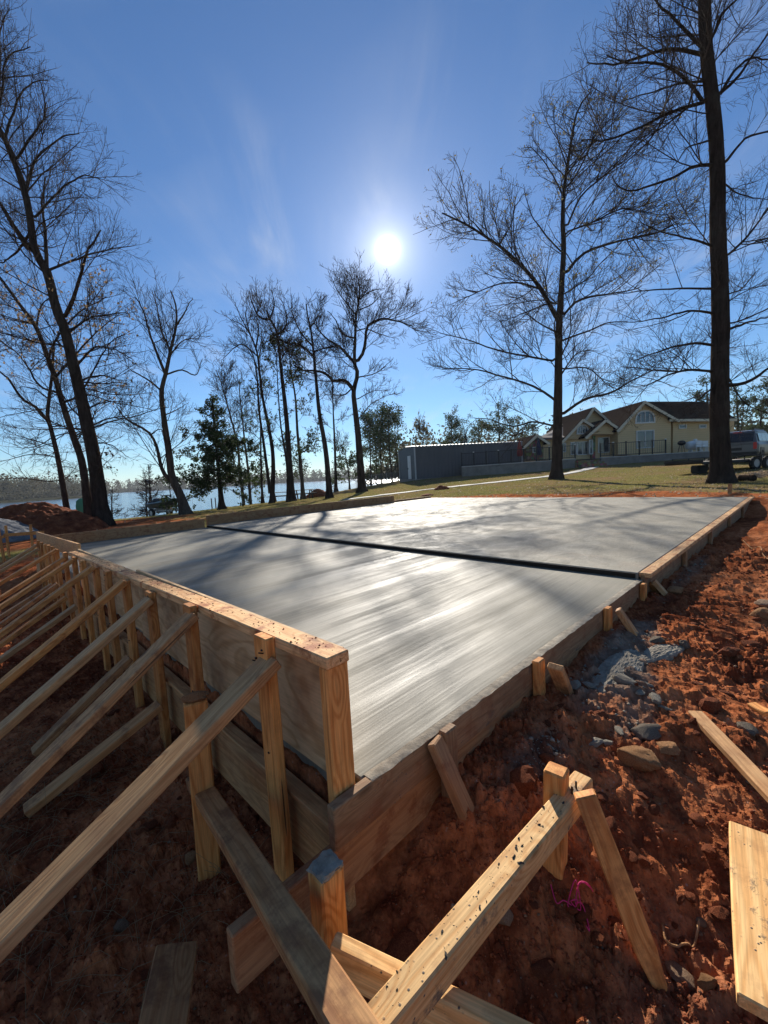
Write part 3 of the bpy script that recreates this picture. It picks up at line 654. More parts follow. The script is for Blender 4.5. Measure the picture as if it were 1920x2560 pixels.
# ------------------------------------------------------------------ trees
def mat_bark(name, c0, c1, sc=1.0):
    t = MT(name); v = t.obj(); n = t.noise(t.mapping(v, (9 * sc, 9 * sc, 1.6 * sc)), 1.0, 6, 0.7, 0.5); n2 = t.noise(v, 1.3, 3, 0.6)
    c = t.mix(t.rng(n, 0.35, 0.65), c0, c1); c = t.mix(t.math('MULTIPLY', t.rng(n2, 0.5, 0.7), 0.3), c, (0.09, 0.085, 0.065))
    M[name] = t.set(color=c, rough=0.95, spec=0.0, normal=t.bump(n, 1.0, 0.07))
mat_bark('bark', (0.022, 0.016, 0.013), (0.062, 0.044, 0.034)); mat_bark('bark_pale', (0.05, 0.038, 0.029), (0.12, 0.094, 0.070))
plain('twig', (0.050, 0.034, 0.026), 0.9, 0, 0.05, 0.25); plain('twig_warm', (0.075, 0.052, 0.038), 0.9, 0, 0.05, 0.25)
def mat_leaf(name, c0, c1, trans=0.35):
    t = MT(name); p = t.pos(); n = t.noise(p, 2.2, 4, 0.7); nf = t.noise(p, 23.0, 2, 0.5)
    c = t.mix(t.rng(t.math('ADD', t.math('MULTIPLY', n, .5), t.math('MULTIPLY', nf, .5)), 0.36, 0.64), c0, c1)
    t.set(color=c, rough=0.7, spec=0.1)
    tr = t.new('BsdfTranslucent'); t.put(tr.inputs[0], c); mx = t.new('MixShader'); mx.inputs[0].default_value = trans
    t.L.new(t.b.outputs[0], mx.inputs[1]); t.L.new(tr.outputs[0], mx.inputs[2]); t.L.new(mx.outputs[0], t.N['Material Output'].inputs[0]); M[name] = t.m
mat_leaf('leaf_brown', (0.22, 0.13, 0.06), (0.42, 0.30, 0.17)); mat_leaf('leaf_evergreen', (0.025, 0.042, 0.014), (0.085, 0.115, 0.036), 0.4)
mat_leaf('leaf_bud', (0.16, 0.13, 0.05), (0.30, 0.25, 0.10)); mat_leaf('needles', (0.022, 0.038, 0.015), (0.075, 0.100, 0.036), 0.35); mat_leaf('leaf_dark', (0.03, 0.024, 0.016), (0.075, 0.052, 0.03), 0.2)
mat_leaf('far_wood', (0.040, 0.044, 0.024), (0.115, 0.10, 0.065), 0.35)

def nrm(v): return v / np.maximum(np.linalg.norm(v, axis=-1, keepdims=True), 1e-9)
def resample(pts, q):
    """smooth (Catmull-Rom) polyline with q points"""
    P = np.asarray(pts, float); n = len(P)
    if n == 2: return P[0] + (P[1] - P[0]) * np.linspace(0, 1, q)[:, None]
    E_ = np.concatenate([[2 * P[0] - P[1]], P, [2 * P[-1] - P[-2]]]); seg = np.linalg.norm(np.diff(P, axis=0), axis=1); cum = np.concatenate([[0], np.cumsum(seg)])
    s = np.linspace(0, cum[-1], q); i = np.clip(np.searchsorted(cum, s, 'right') - 1, 0, n - 2); t = ((s - cum[i]) / seg[i])[:, None]
    p0, p1, p2, p3 = E_[i], E_[i + 1], E_[i + 2], E_[i + 3]
    return .5 * ((2 * p1) + (-p0 + p2) * t + (2 * p0 - 5 * p1 + 4 * p2 - p3) * t ** 2 + (-p0 + 3 * p1 - 3 * p2 + p3) * t ** 3)
def tubes(P, R, k, rough=0.0, seed=0):
    """P (m,q,3), R (m,q) -> vertices, quads"""
    m, q, _ = P.shape; T = np.empty_like(P); T[:, 1:-1] = P[:, 2:] - P[:, :-2]; T[:, 0] = P[:, 1] - P[:, 0]; T[:, -1] = P[:, -1] - P[:, -2]; T = nrm(T)
    ref = np.where(np.abs(T[:, :1, 2:3]) > .9, np.array([1., 0, 0]), np.array([0, 0, 1.])); ref = np.broadcast_to(ref, P.shape)
    n1 = nrm(np.cross(T, ref)); n2 = np.cross(T, n1); an = np.arange(k) * 2 * np.pi / k
    rr = R[:, :, None] * np.ones(k)
    if rough > 0:
        g = np.random.default_rng(seed); rr = rr * (1 + rough * np.sin(an * 3 + g.uniform(0, 6, (m, 1, 1))) * .5 + rough * g.uniform(-.7, .7, (m, q, k)))
    V = P[:, :, None] + rr[..., None] * (n1[:, :, None] * np.cos(an)[:, None] + n2[:, :, None] * np.sin(an)[:, None])
    b = (np.arange(m)[:, None, None] * q + np.arange(q - 1)[None, :, None]) * k; j = np.arange(k)[None, None]; j1 = (j + 1) % k
    F_ = np.stack([b + j, b + j1, b + k + j1, b + k + j], -1).reshape(-1, 4)
    return V.reshape(-1, 3), F_
def sprout(P, R, g, dens, t0, t1, ang, frac, lmin, lmax, q, up, wig, rk, upbias=0.3, rmin=.004, taper=.55, prof=None):
    m, n, _ = P.shape; Ln = np.linalg.norm(np.diff(P, axis=1), axis=2).sum(1)
    cnt = g.poisson(np.maximum(dens * Ln * (t1 - t0), 0)); idx = np.repeat(np.arange(m), cnt); c = len(idx)
    if c == 0: return np.zeros((0, q, 3)), np.zeros((0, q))
    t = g.uniform(t0, t1, c); fi = t * (n - 1); i0 = np.minimum(fi.astype(int), n - 2); w = (fi - i0)[:, None]
    pos = P[idx, i0] * (1 - w) + P[idx, i0 + 1] * w; T = nrm(P[idx, i0 + 1] - P[idx, i0]); rp = R[idx, i0] * (1 - w[:, 0]) + R[idx, i0 + 1] * w[:, 0]
    pr = g.normal(size=(c, 3)); pr[:, 2] += upbias; pr = nrm(pr - T * (pr * T).sum(1, keepdims=True)); a = np.radians(g.uniform(ang[0], ang[1], c))[:, None]
    d = nrm(np.cos(a) * T + np.sin(a) * pr)
    shape = (1 - taper * t) if prof is None else prof(t)
    L = np.clip(Ln[idx] * frac * shape * g.uniform(.55, 1.25, c), lmin, lmax)
    r0 = np.maximum(np.minimum(rp * .72, L * rk), rmin)
    out = np.empty((c, q, 3)); out[:, 0] = pos; st = (L / (q - 1))[:, None]
    for k in range(1, q):
        d = nrm(d + g.normal(size=(c, 3)) * wig + np.array([0, 0, up])); out[:, k] = out[:, k - 1] + d * st
    rad = r0[:, None] * np.linspace(1, .35, q)[None]; return out, np.maximum(rad, rmin * .8)
def leaf_quads(P, g, n_per, size, t0=.3, spread=.05, droop=.3):
    """small folded leaf faces hung along the given branches"""
    m, n, _ = P.shape; idx = np.repeat(np.arange(m), g.poisson(n_per, m)); c = len(idx)
    t = g.uniform(t0, 1, c) * (n - 1); i0 = np.minimum(t.astype(int), n - 2); w = (t - i0)[:, None]
    pos = P[idx, i0] * (1 - w) + P[idx, i0 + 1] * w + g.normal(size=(c, 3)) * spread
    d = nrm(g.normal(size=(c, 3)) + np.array([0, 0, -droop])); s = nrm(np.cross(d, g.normal(size=(c, 3)))); nn = np.cross(d, s)
    L = size * g.uniform(.6, 1.4, c)[:, None]; W = L * .33
    V = np.stack([pos, pos + d * L * .5 + s * W + nn * W * .25, pos + d * L, pos + d * L * .5 - s * W + nn * W * .25], 1)
    return V.reshape(-1, 3), (np.arange(c)[:, None] * 4 + np.arange(4)[None])
_used_tree_xy = []
def limb_pts(px, Y, dY=0.0):
    n = len(px); return [at(x, y, Y + dY * (i / max(1, n - 1)) ** 1.2) for i, (x, y) in enumerate(px)]
def tree(name, label, trunk, Y, r0, r1, limbs=(), auto=None, levels=(), bark='bark', twig='twig', rmin=.0042, seed=1, leaves=None, group=None, cat='tree', flare=1.0, trunk_q=34, more_stems=(), crown_name='crown'):
    """trunk: photo pixels from base to top at distance Y; limbs: (pixels, depth change, radius); auto: limbs drawn at random off the trunk; levels: successive branch orders"""
    g = np.random.default_rng(seed)
    pts = limb_pts(trunk, Y); base = pts[0].copy(); gzv = gz(base.x, base.y)
    if base.z > gzv - .05: pts = [Vector((base.x, base.y, gzv - .12))] + [p for p in pts if p.z > gzv + .25]
    base = Vector((pts[0].x, pts[0].y, max(pts[0].z, gzv - .12)))
    root = empty(name, (base.x, base.y, gzv), label, cat, group); O = np.array(root.location)
    def wob(p, amp):
        t = np.linspace(0, 1, len(p))[:, None]; return p + amp * np.sin(t * g.uniform(5, 9) + g.uniform(0, 6)) * np.array([g.normal(), g.normal() * 1.2, 0]) * np.sin(np.pi * np.clip(t * 1.2, 0, 1))
    stems = [(pts, r0, r1)] + [(limb_pts(px, Y, dY), ra, rb) for px, dY, ra, rb in more_stems]
    SP, SR = [], []
    TV, TF, off = [], [], 0
    for si, (pp, ra, rb) in enumerate(stems):
        P = resample([tuple(p) for p in pp], trunk_q); t = np.linspace(0, 1, trunk_q); R = ra + (rb - ra) * t ** .9
        h = P[:, 2] - gzv
        if si == 0 or P[0, 2] < gzv + .5: R = R * (1 + flare * np.exp(-np.maximum(h, 0) / .28))
        v, f = tubes(P[None], R[None], 14, .075, seed + si); TV.append(v); TF.append(f + off); off += len(v); SP.append(P); SR.append(R)
    LP, LR = [], []; LQ = 14
    for spec in limbs:
        px, dY, ra = spec[:3]; lp = [tuple(p) for p in limb_pts(px, Y, dY)]; pool = np.concatenate(SP + LP); dd = np.linalg.norm(pool - np.array(lp[0]), axis=1); k = int(np.argmin(dd))
        if .03 < dd[k] < 1.6: lp = [tuple(pool[k])] + (lp[1:] if dd[k] < .12 else lp)
        P = resample(lp, LQ); LP.append(P + g.normal(size=P.shape) * .02 * np.linspace(0, 1, LQ)[:, None]); LR.append(ra * np.linspace(1, .28, LQ))
    LP = np.array(LP).reshape(-1, LQ, 3); LR = np.array(LR).reshape(-1, LQ)
    if auto:
        for P, R in zip(SP, SR):
            p_, r_ = sprout(P[None], R[None], g, q=LQ, **auto); LP = np.concatenate([LP, p_]); LR = np.concatenate([LR, np.maximum(r_, rmin)])
    if len(LP):
        v, f = tubes(LP, LR, 7, .06, seed); TV.append(v); TF.append(f + off); off += len(v)
    me = mesh_from('trunk', np.concatenate(TV) - O, np.concatenate(TF), M[bark], True); link('trunk', me, root)
    # top of each stem branches as well
    cur = (np.concatenate([LP] + [resample(P[int(trunk_q * .62):], LQ)[None] for P in SP]), np.concatenate([LR] + [np.interp(np.linspace(.62, 1, LQ), np.linspace(0, 1, trunk_q), R)[None] for R in SR]))
    CV, CF, off = [], [], 0; last = cur
    for li, lv in enumerate(levels):
        lv = dict(lv); src = cur
        p_, r_ = sprout(src[0], src[1], g, rmin=rmin, **lv)
        if len(p_):
            v, f = tubes(p_, r_, 4 if li == 0 else 3); CV.append(v); CF.append(f + off); off += len(v); cur = (p_, r_); last = cur
    if CV:
        me = mesh_from(crown_name, np.concatenate(CV) - O, np.concatenate(CF), M[twig], True); o = link(crown_name, me, root); o['kind'] = 'stuff'
    if leaves:
        for lf in (leaves if isinstance(leaves, list) else [leaves]):
            src = last[0]
            if 'where' in lf: src = src[lf['where'](src[:, -1] - O)]
            v, f = leaf_quads(src, g, lf['n'], lf['size'], lf.get('t0', .3), lf.get('spread', .05), lf.get('droop', .3))
            me = mesh_from('leaves', v - O, f, M[lf['mat']]); o = link('leaves', me, root); o['kind'] = 'stuff'
    return root
TL = lambda *p: [(x * .5787, y * .5787) for x, y in p]
TR = lambda *p: [(960 + x * .5787, y * .5787) for x, y in p]
L3 = lambda *p: [(x * .4219, 600 + y * .4219) for x, y in p]
R4 = lambda *p: [(1000 + x * .5546, 450 + y * .5546) for x, y in p]
M8 = lambda *p: [(500 + x * .3315, 650 + y * .3315) for x, y in p]
def lv(dens, ang, frac, lmin, lmax, q, up, wig, rk, t0=.12, t1=1.0, upbias=.3, taper=.5): return dict(dens=dens, t0=t0, t1=t1, ang=ang, frac=frac, lmin=lmin, lmax=lmax, q=q, up=up, wig=wig, rk=rk, upbias=upbias, taper=taper)
# twig orders for the three near trees (fine) and the farther groves (coarser)
FINE = (lv(4.2, (28, 62), .62, .6, 3.2, 7, .035, .075, .009), lv(5.6, (26, 58), .58, .35, 1.5, 5, .04, .09, .008, t0=.08), lv(6.4, (24, 55), .6, .2, .7, 3, .04, .10, .008, t0=.12))
MID = (lv(3.7, (26, 56), .62, .7, 3.0, 6, .06, .08, .010), lv(4.4, (24, 52), .58, .4, 1.6, 5, .07, .10, .008), lv(5.0, (22, 50), .62, .3, .95, 3, .07, .10, .008))

# big tree at the right edge: straight stem with long level limbs
tree('bare_tree', 'tall straight dark bare tree in front of the parked trailer', R4((1452, 1362), (1442, 1150), (1443, 900), (1447, 650), (1440, 400), (1434, 250)) + TR((1440, 700), (1420, 450), (1392, 200), (1385, 0), (1380, -240)), 14.5, .30, .15,
     limbs=[(R4((1405, 862), (1300, 858), (1200, 882), (1100, 935)), -1.2, .05), (R4((1410, 745), (1330, 735), (1200, 762), (1060, 815)), .8, .055), (R4((1410, 600), (1300, 590), (1180, 622), (1060, 640)), -1, .045), (R4((1410, 490), (1250, 490), (1080, 500), (960, 520)), 1.2, .04),
            (R4((1410, 300), (1330, 270), (1200, 240), (1090, 190)), -.8, .042), (TR((1405, 712), (1330, 722), (1240, 772), (1070, 826), (1010, 800), (985, 760)), .5, .055), (TR((1385, 440), (1250, 480), (1100, 552), (950, 612), (860, 600)), -1.0, .06), (TR((1370, 200), (1290, 120), (1180, 10), (1120, -80)), .6, .06),
            (TR((1380, 235), (1250, 212), (1120, 240), (1000, 280), (880, 268)), 1.0, .065), (TR((1385, 432), (1300, 340), (1180, 272), (1050, 272), (960, 240)), -1.0, .055), (TR((1385, 350), (1280, 360), (1150, 400), (1020, 442)), .3, .04), (TR((1400, 610), (1310, 640), (1240, 740)), 1.2, .035),
            (R4((1475, 925), (1570, 910), (1659, 850), (1760, 800)), .5, .07), (R4((1490, 670), (1600, 632), (1720, 600)), -.6, .05), (TR((1480, 1105), (1580, 1010), (1659, 900), (1750, 800)), .8, .045), (TR((1475, 700), (1560, 600), (1659, 570), (1760, 580)), -.6, .05), (TR((1450, 405), (1520, 300), (1600, 250), (1720, 262)), .8, .055),
            (TR((1445, 410), (1530, 330), (1620, 200), (1700, 90)), -1.2, .055), (TR((1420, 155), (1460, 62), (1530, -10), (1600, -90)), .5, .055), (R4((1480, 890), (1540, 990), (1620, 1040), (1720, 1060)), -.5, .03), (TR((1480, 800), (1540, 840), (1700, 870)), .6, .03), (R4((1405, 940), (1330, 1000), (1200, 1060)), -.8, .028)],
     auto=dict(dens=2.0, t0=.20, t1=.93, ang=(60, 95), frac=.16, lmin=1.2, lmax=3.4, up=.02, wig=.10, rk=.011, upbias=0.0), levels=FINE, seed=21, flare=.75, trunk_q=40)
# broad bare oak in front of the house
tree('bare_tree', 'broad spreading bare tree with low limbs in front of the house', R4((705, 1350), (708, 1200), (712, 1000), (715, 800), (717, 650), (728, 480), (738, 300)) + TR((772, 960), (778, 820), (805, 640), (835, 480), (890, 400)), 24.0, .29, .035,
     limbs=[(R4((702, 615), (640, 500), (560, 400), (440, 290), (330, 220), (190, 150)), -1.5, .13), (R4((735, 610), (800, 545), (900, 520), (1000, 505), (1090, 480)), 2, .08), (R4((742, 430), (830, 330), (1000, 272), (1150, 240), (1260, 190)), 1.5, .09), (R4((700, 815), (600, 800), (450, 770), (300, 720), (180, 690)), -2, .065),
            (R4((697, 990), (600, 930), (450, 882), (310, 850), (190, 850)), 2, .075), (R4((690, 1108), (600, 1090), (510, 1110), (400, 1080), (330, 1070)), -1.5, .06), (R4((735, 722), (850, 680), (950, 640), (1060, 640)), -2, .06), (R4((738, 852), (850, 850), (950, 932), (1050, 960)), 2, .045), (R4((738, 1052), (830, 990), (950, 958), (1050, 902), (1150, 850)), -2, .09),
            (R4((640, 495), (540, 465), (440, 470), (320, 520), (230, 560)), 1.5, .06), (R4((450, 290), (500, 200), (520, 120), (560, 60)), 1, .05), (R4((560, 400), (500, 310), (470, 240)), -1, .045), (R4((735, 330), (650, 240), (590, 150), (560, 40)), -2, .05), (R4((720, 560), (660, 560), (560, 600), (450, 640)), -2.5, .05),
            (TR((775, 850), (720, 740), (650, 650), (590, 640)), 1, .05), (TR((790, 720), (740, 560), (735, 450)), -1, .04), (TR((790, 980), (850, 850), (950, 760), (1080, 660), (1160, 610)), -1.5, .06), (TR((800, 800), (860, 700), (900, 600), (930, 400)), 1.5, .05), (TR((770, 1010), (900, 960), (1040, 900), (1200, 930), (1330, 890)), 2, .05), (R4((715, 700), (620, 640), (520, 560)), 3, .05), (R4((712, 900), (800, 780), (900, 770)), 3, .05)],
     auto=dict(dens=1.5, t0=.22, t1=.95, ang=(45, 85), frac=.2, lmin=1.6, lmax=4.5, up=.03, wig=.12, rk=.012, upbias=.1),
     levels=(lv(3.2, (28, 62), .52, .6, 3.2, 7, .05, .10, .010), lv(4.4, (26, 58), .55, .35, 1.6, 5, .05, .12, .009), lv(5.0, (25, 58), .58, .22, .8, 3, .05, .12, .009)), rmin=.007, seed=33, flare=.7,
     leaves=dict(n=.28, size=.11, mat='leaf_bud', where=lambda d: (d[:, 2] > 9.5)))
# left group at the lake bank
tree('bare_tree', 'largest forked bare tree leaning left beside the red dirt pile', L3((605, 1650), (575, 1420), (545, 1230), (508, 1060), (440, 760), (380, 520), (330, 400)) + TL((205, 1180), (150, 1080), (120, 880), (70, 720), (20, 600), (-40, 480), (-90, 300)), 16.0, .27, .05,
     limbs=[(TL((135, 1085), (60, 980), (0, 880), (-70, 780)), -1, .11), (TL((205, 1170), (195, 1000), (180, 880), (200, 760)), 1, .07), (L3((385, 450), (440, 330), (480, 200), (520, 60), (600, -60)), -1, .08), (TL((110, 830), (150, 700), (240, 610), (340, 570)), 1.2, .06), (TL((60, 700), (130, 600), (190, 500), (180, 360)), -1, .05), (TL((20, 600), (60, 480), (110, 380), (200, 340)), .8, .05), (TL((-20, 520), (10, 380), (30, 250), (130, 200)), .5, .05), (TL((-60, 400), (-20, 200), (10, 100), (40, 40)), .5, .04), (TL((150, 940), (260, 820), (360, 760), (430, 770)), -1.0, .045), (TL((215, 1170), (330, 1120), (460, 1080), (580, 1060)), .8, .045),
            (L3((530, 1105), (640, 1060), (720, 1060), (790, 1090)), -1, .035), (L3((540, 1200), (650, 1210), (760, 1290)), 1, .03), (L3((500, 1020), (620, 960), (740, 960)), 1.2, .035), (L3((440, 760), (560, 640), (680, 650), (780, 700)), -1.5, .045), (L3((460, 850), (600, 800), (720, 840)), .6, .04), (L3((395, 560), (520, 470), (640, 440), (760, 430)), 1, .05), (TL((140, 1000), (60, 1100), (-30, 1150)), 1, .05)],
     auto=dict(dens=2.8, t0=.20, t1=.92, ang=(50, 88), frac=.2, lmin=1.4, lmax=4.4, up=.02, wig=.11, rk=.011, upbias=0.0), levels=FINE, seed=41, flare=.8)
tree('bare_tree', 'slim tree keeping dry brown leaves just left of the largest leaning tree', L3((528, 1650), (490, 1340), (440, 1180), (380, 1000), (330, 830), (285, 700), (215, 520), (130, 400), (20, 250), (-80, 120)), 17.6, .17, .04,
     limbs=[(L3((330, 900), (230, 860), (130, 700), (0, 600)), 1, .05), (L3((285, 700), (350, 560), (480, 420), (640, 340)), -1, .05), (L3((320, 800), (430, 700), (560, 560), (700, 440)), 1, .05), (L3((215, 520), (240, 400), (320, 320)), -1, .04), (L3((360, 960), (480, 900), (640, 620), (740, 560)), -1, .045), (L3((200, 500), (100, 480), (0, 450)), -1, .04), (L3((440, 1180), (520, 1130), (600, 1180), (700, 1250)), 1, .025)],
     auto=dict(dens=2.6, t0=.25, t1=.95, ang=(45, 85), frac=.22, lmin=1.2, lmax=3.8, up=.02, wig=.12, rk=.011, upbias=0.0), levels=FINE[:2] + (lv(3.0, (25, 60), .55, .12, .45, 4, .0, .18, .010, t0=.15),), seed=52, twig='twig_warm',
     leaves=dict(n=.9, size=.11, mat='leaf_brown', droop=.8, where=lambda d: (d[:, 2] > 4.5) & (d[:, 2] < 12.5)))
tree('bare_tree', 'leftmost thin bare tree with level drooping branches behind the dirt pile', L3((398, 1610), (350, 1330), (305, 1130), (282, 1040), (295, 900), (310, 780), (320, 600)), 20.5, .15, .04,
     limbs=[(L3((284, 1075), (210, 990), (130, 940), (60, 840), (0, 780), (-90, 700)), -1, .08), (L3((340, 1290), (200, 1270), (60, 1300), (-60, 1330)), 1, .03), (L3((330, 1230), (180, 1180), (20, 1140)), -1, .03), (L3((345, 1330), (430, 1350), (520, 1400)), 1, .025), (L3((300, 1110), (400, 1100), (470, 1090)), 1, .03), (L3((250, 1000), (150, 1020), (0, 1050)), 1, .03), (L3((295, 940), (200, 880), (90, 870)), -1, .035), (L3((320, 1180), (190, 1230), (10, 1220)), 1, .025)],
     auto=dict(dens=3.4, t0=.22, t1=.95, ang=(65, 100), frac=.34, lmin=1.2, lmax=4.4, up=.0, wig=.09, rk=.010, upbias=-.1), levels=(lv(3.6, (26, 58), .55, .5, 2.6, 7, .0, .07, .010), lv(5.0, (24, 55), .55, .3, 1.3, 5, .0, .09, .009), lv(4.4, (22, 52), .58, .2, .6, 3, .0, .1, .009)), seed=63, rmin=.006)
tree('leafy_sapling', 'low oak sapling with dark clinging leaves beside the largest trunk', L3((548, 1600), (560, 1450), (590, 1320), (620, 1220)), 15.4, .035, .012,
     limbs=[(L3((565, 1420), (610, 1340), (660, 1290), (700, 1260)), .4, .018), (L3((590, 1330), (560, 1230), (540, 1180)), -.4, .016), (L3((570, 1400), (480, 1390), (400, 1400)), .3, .016), (L3((600, 1290), (650, 1330), (670, 1380)), .2, .014)], auto=None,
     levels=(lv(5, (35, 70), .5, .2, .6, 5, .02, .15, .012), lv(6, (30, 65), .5, .1, .3, 4, .0, .15, .012)), seed=66, leaves=dict(n=1.6, size=.11, mat='leaf_dark', droop=.6), flare=.2, cat='tree')
tree('bare_tree', 'bare tree with a crooked low side limb beside the watercraft trailer', L3((1102, 1610), (1075, 1530), (1020, 1400), (1002, 1260), (972, 1060), (958, 900), (985, 780), (1010, 660), (1045, 500), (1040, 380), (1010, 300)), 20.0, .21, .025,
     limbs=[(L3((1035, 1440), (965, 1370), (930, 1230), (880, 1140), (800, 1090), (740, 1060), (700, 1000)), -1, .10), (L3((985, 790), (935, 680), (890, 560), (850, 420), (800, 340)), 1, .07), (L3((960, 900), (880, 830), (790, 780), (740, 740)), -1.5, .05), (L3((990, 800), (1080, 770), (1160, 800), (1200, 700)), 1.5, .045), (L3((1010, 660), (960, 540), (930, 400), (900, 300)), -1, .05), (L3((1040, 500), (1100, 420), (1140, 340)), 1, .045), (L3((1000, 700), (1080, 600), (1180, 580)), -1, .04), (L3((970, 1040), (1060, 1000), (1120, 960)), 1, .03), (L3((900, 1150), (950, 1120), (970, 1180)), .5, .04)],
     auto=dict(dens=1.6, t0=.25, t1=.95, ang=(40, 80), frac=.17, lmin=1.0, lmax=2.8, up=.05, wig=.14, rk=.012), levels=MID, seed=71, rmin=.006, flare=.8, bark='bark_pale')
# lakeside grove in the middle
tree('bare_tree', 'twin stemmed slender bare tree, leftmost tall one of the lakeside grove', M8((540, 1810), (552, 1500), (520, 1270), (470, 1020), (440, 760), (420, 660), (372, 540), (340, 400)), 29, .17, .03, more_stems=[(M8((528, 1760), (485, 1420), (445, 1130), (430, 880), (400, 720), (340, 640)), 1.2, .12, .03)],
     limbs=[(M8((420, 660), (440, 540), (430, 420), (470, 300)), 1, .06), (M8((430, 720), (330, 640), (260, 660), (180, 740)), -1, .06), (M8((400, 600), (330, 500), (230, 450)), 1, .05), (M8((380, 560), (300, 420), (260, 320)), -1, .05)],
     auto=dict(dens=1.1, t0=.52, t1=.97, ang=(35, 70), frac=.2, lmin=1.2, lmax=3.6, up=.06, wig=.14, rk=.012), levels=MID, seed=81, rmin=.009, flare=.6)
tree('bare_tree', 'ivy darkened bare tree with the thickest stem, second in the lakeside grove', M8((692, 1805), (672, 1500), (650, 1180), (612, 830), (590, 620), (580, 540), (530, 450), (500, 380)), 28, .23, .05,
     limbs=[(M8((530, 450), (450, 430), (400, 340), (370, 240)), -1, .07), (M8((535, 445), (560, 340), (540, 230)), 1, .06), (M8((590, 560), (650, 490), (640, 360), (600, 280)), -1, .06), (M8((600, 600), (690, 640), (770, 660), (830, 720)), 1.5, .07), (M8((585, 540), (500, 620), (460, 570)), 1, .045)],
     auto=dict(dens=.9, t0=.55, t1=.97, ang=(35, 75), frac=.2, lmin=1.2, lmax=3.4, up=.06, wig=.16, rk=.012), levels=MID, seed=82, rmin=.009, flare=.7)
tree('bare_tree', 'curved bare tree beside the small dirt heap, third in the lakeside grove', M8((978, 1780), (950, 1450), (900, 1150), (872, 860), (850, 640), (832, 500), (815, 440), (800, 330)), 27, .20, .035,
     limbs=[(M8((850, 640), (770, 560), (700, 420), (690, 330)), 1, .06), (M8((860, 680), (960, 660), (1040, 655)), -1, .05), (M8((832, 500), (900, 400), (910, 300)), 1, .045), (M8((850, 720), (760, 640), (690, 630), (600, 600)), -1.5, .065), (M8((872, 860), (780, 830), (700, 760)), 1, .045)],
     auto=dict(dens=.9, t0=.5, t1=.97, ang=(35, 75), frac=.2, lmin=1.2, lmax=3.2, up=.06, wig=.15, rk=.012), levels=MID, seed=83, rmin=.009, flare=.7)
tree('bare_tree', 'widest crowned bare tree below the sun at the right end of the grove', M8((1222, 1730), (1195, 1350), (1165, 1080), (1160, 980), (1188, 860), (1165, 770), (1170, 600), (1178, 420), (1205, 260), (1190, 130)), 31, .30, .03,
     limbs=[(M8((1155, 985), (1110, 920), (1060, 905), (1010, 915), (960, 865), (880, 835), (780, 830), (700, 790)), -1.5, .14), (M8((1165, 775), (1110, 715), (1050, 650), (980, 610), (900, 540), (860, 470)), 1.5, .12), (M8((1180, 770), (1230, 700), (1250, 600), (1262, 500), (1380, 440), (1480, 460), (1600, 500)), -2, .13), (M8((1172, 600), (1080, 560), (1020, 450), (960, 380)), -1, .07), (M8((1178, 420), (1100, 320), (1030, 220), (990, 130)), 1, .06), (M8((1200, 300), (1280, 240), (1400, 210)), -1, .05), (M8((1190, 380), (1300, 330), (1380, 240)), 1, .05), (M8((1250, 520), (1360, 560), (1470, 590)), 1, .05), (M8((1140, 975), (1100, 1010), (1040, 1025), (950, 990)), 1, .06), (M8((1180, 1050), (1300, 990), (1420, 980)), 1, .045), (M8((1190, 880), (1330, 850), (1450, 750)), -1, .05), (M8((1195, 1200), (1300, 1080), (1440, 1010)), 1, .045), (M8((1050, 650), (940, 670), (870, 680)), 1, .05)],
     auto=dict(dens=.8, t0=.45, t1=.97, ang=(40, 80), frac=.2, lmin=1.5, lmax=3.8, up=.05, wig=.15, rk=.012), levels=MID, seed=84, rmin=.010, flare=.8)
# smaller trunks among them
tree('bare_tree', 'thin pale bare tree behind the utility trailer, left of the pair', M8((325, 1790), (300, 1600), (285, 1400), (230, 1180), (180, 1000), (150, 900), (120, 830)), 36, .16, .03, auto=dict(dens=1.6, t0=.3, t1=.97, ang=(35, 70), frac=.25, lmin=1.0, lmax=3.2, up=.06, wig=.14, rk=.012), levels=MID[:2] + (MID[2],), seed=91, rmin=.011, bark='bark_pale')
tree('leafy_tree', 'thin pale tree with scattered evergreen leaves, right of the trailer pair', M8((378, 1780), (365, 1600), (340, 1400), (320, 1200), (300, 1020), (300, 900)), 37, .15, .03, auto=dict(dens=1.8, t0=.2, t1=.97, ang=(40, 80), frac=.22, lmin=.8, lmax=2.6, up=.05, wig=.14, rk=.012), levels=MID, seed=92, rmin=.010, bark='bark_pale', leaves=dict(n=1.0, size=.22, mat='leaf_evergreen', where=lambda d: d[:, 2] < 6.5))
tree('leafy_tree', 'broadleaf evergreen with loose dark leaves behind the thickest grove stem', M8((775, 1760), (760, 1560), (735, 1300), (720, 1050), (690, 850), (670, 680)), 32, .16, .03, auto=dict(dens=2.6, t0=.18, t1=.97, ang=(45, 85), frac=.26, lmin=1.0, lmax=3.4, up=.02, wig=.15, rk=.012), levels=MID, seed=93, rmin=.010, bark='bark_pale', leaves=dict(n=1.7, size=.16, mat='leaf_evergreen', t0=.1))
tree('leafy_tree', 'dark leafy evergreen overlapping the thickest grove stem on its left', M8((662, 1790), (655, 1550), (610, 1250), (590, 1000), (580, 800), (570, 650)), 29.4, .09, .02, auto=dict(dens=2.2, t0=.3, t1=.97, ang=(45, 85), frac=.2, lmin=.8, lmax=2.4, up=.02, wig=.15, rk=.012), levels=MID, seed=94, rmin=.009, leaves=dict(n=1.5, size=.15, mat='leaf_evergreen', t0=.1))
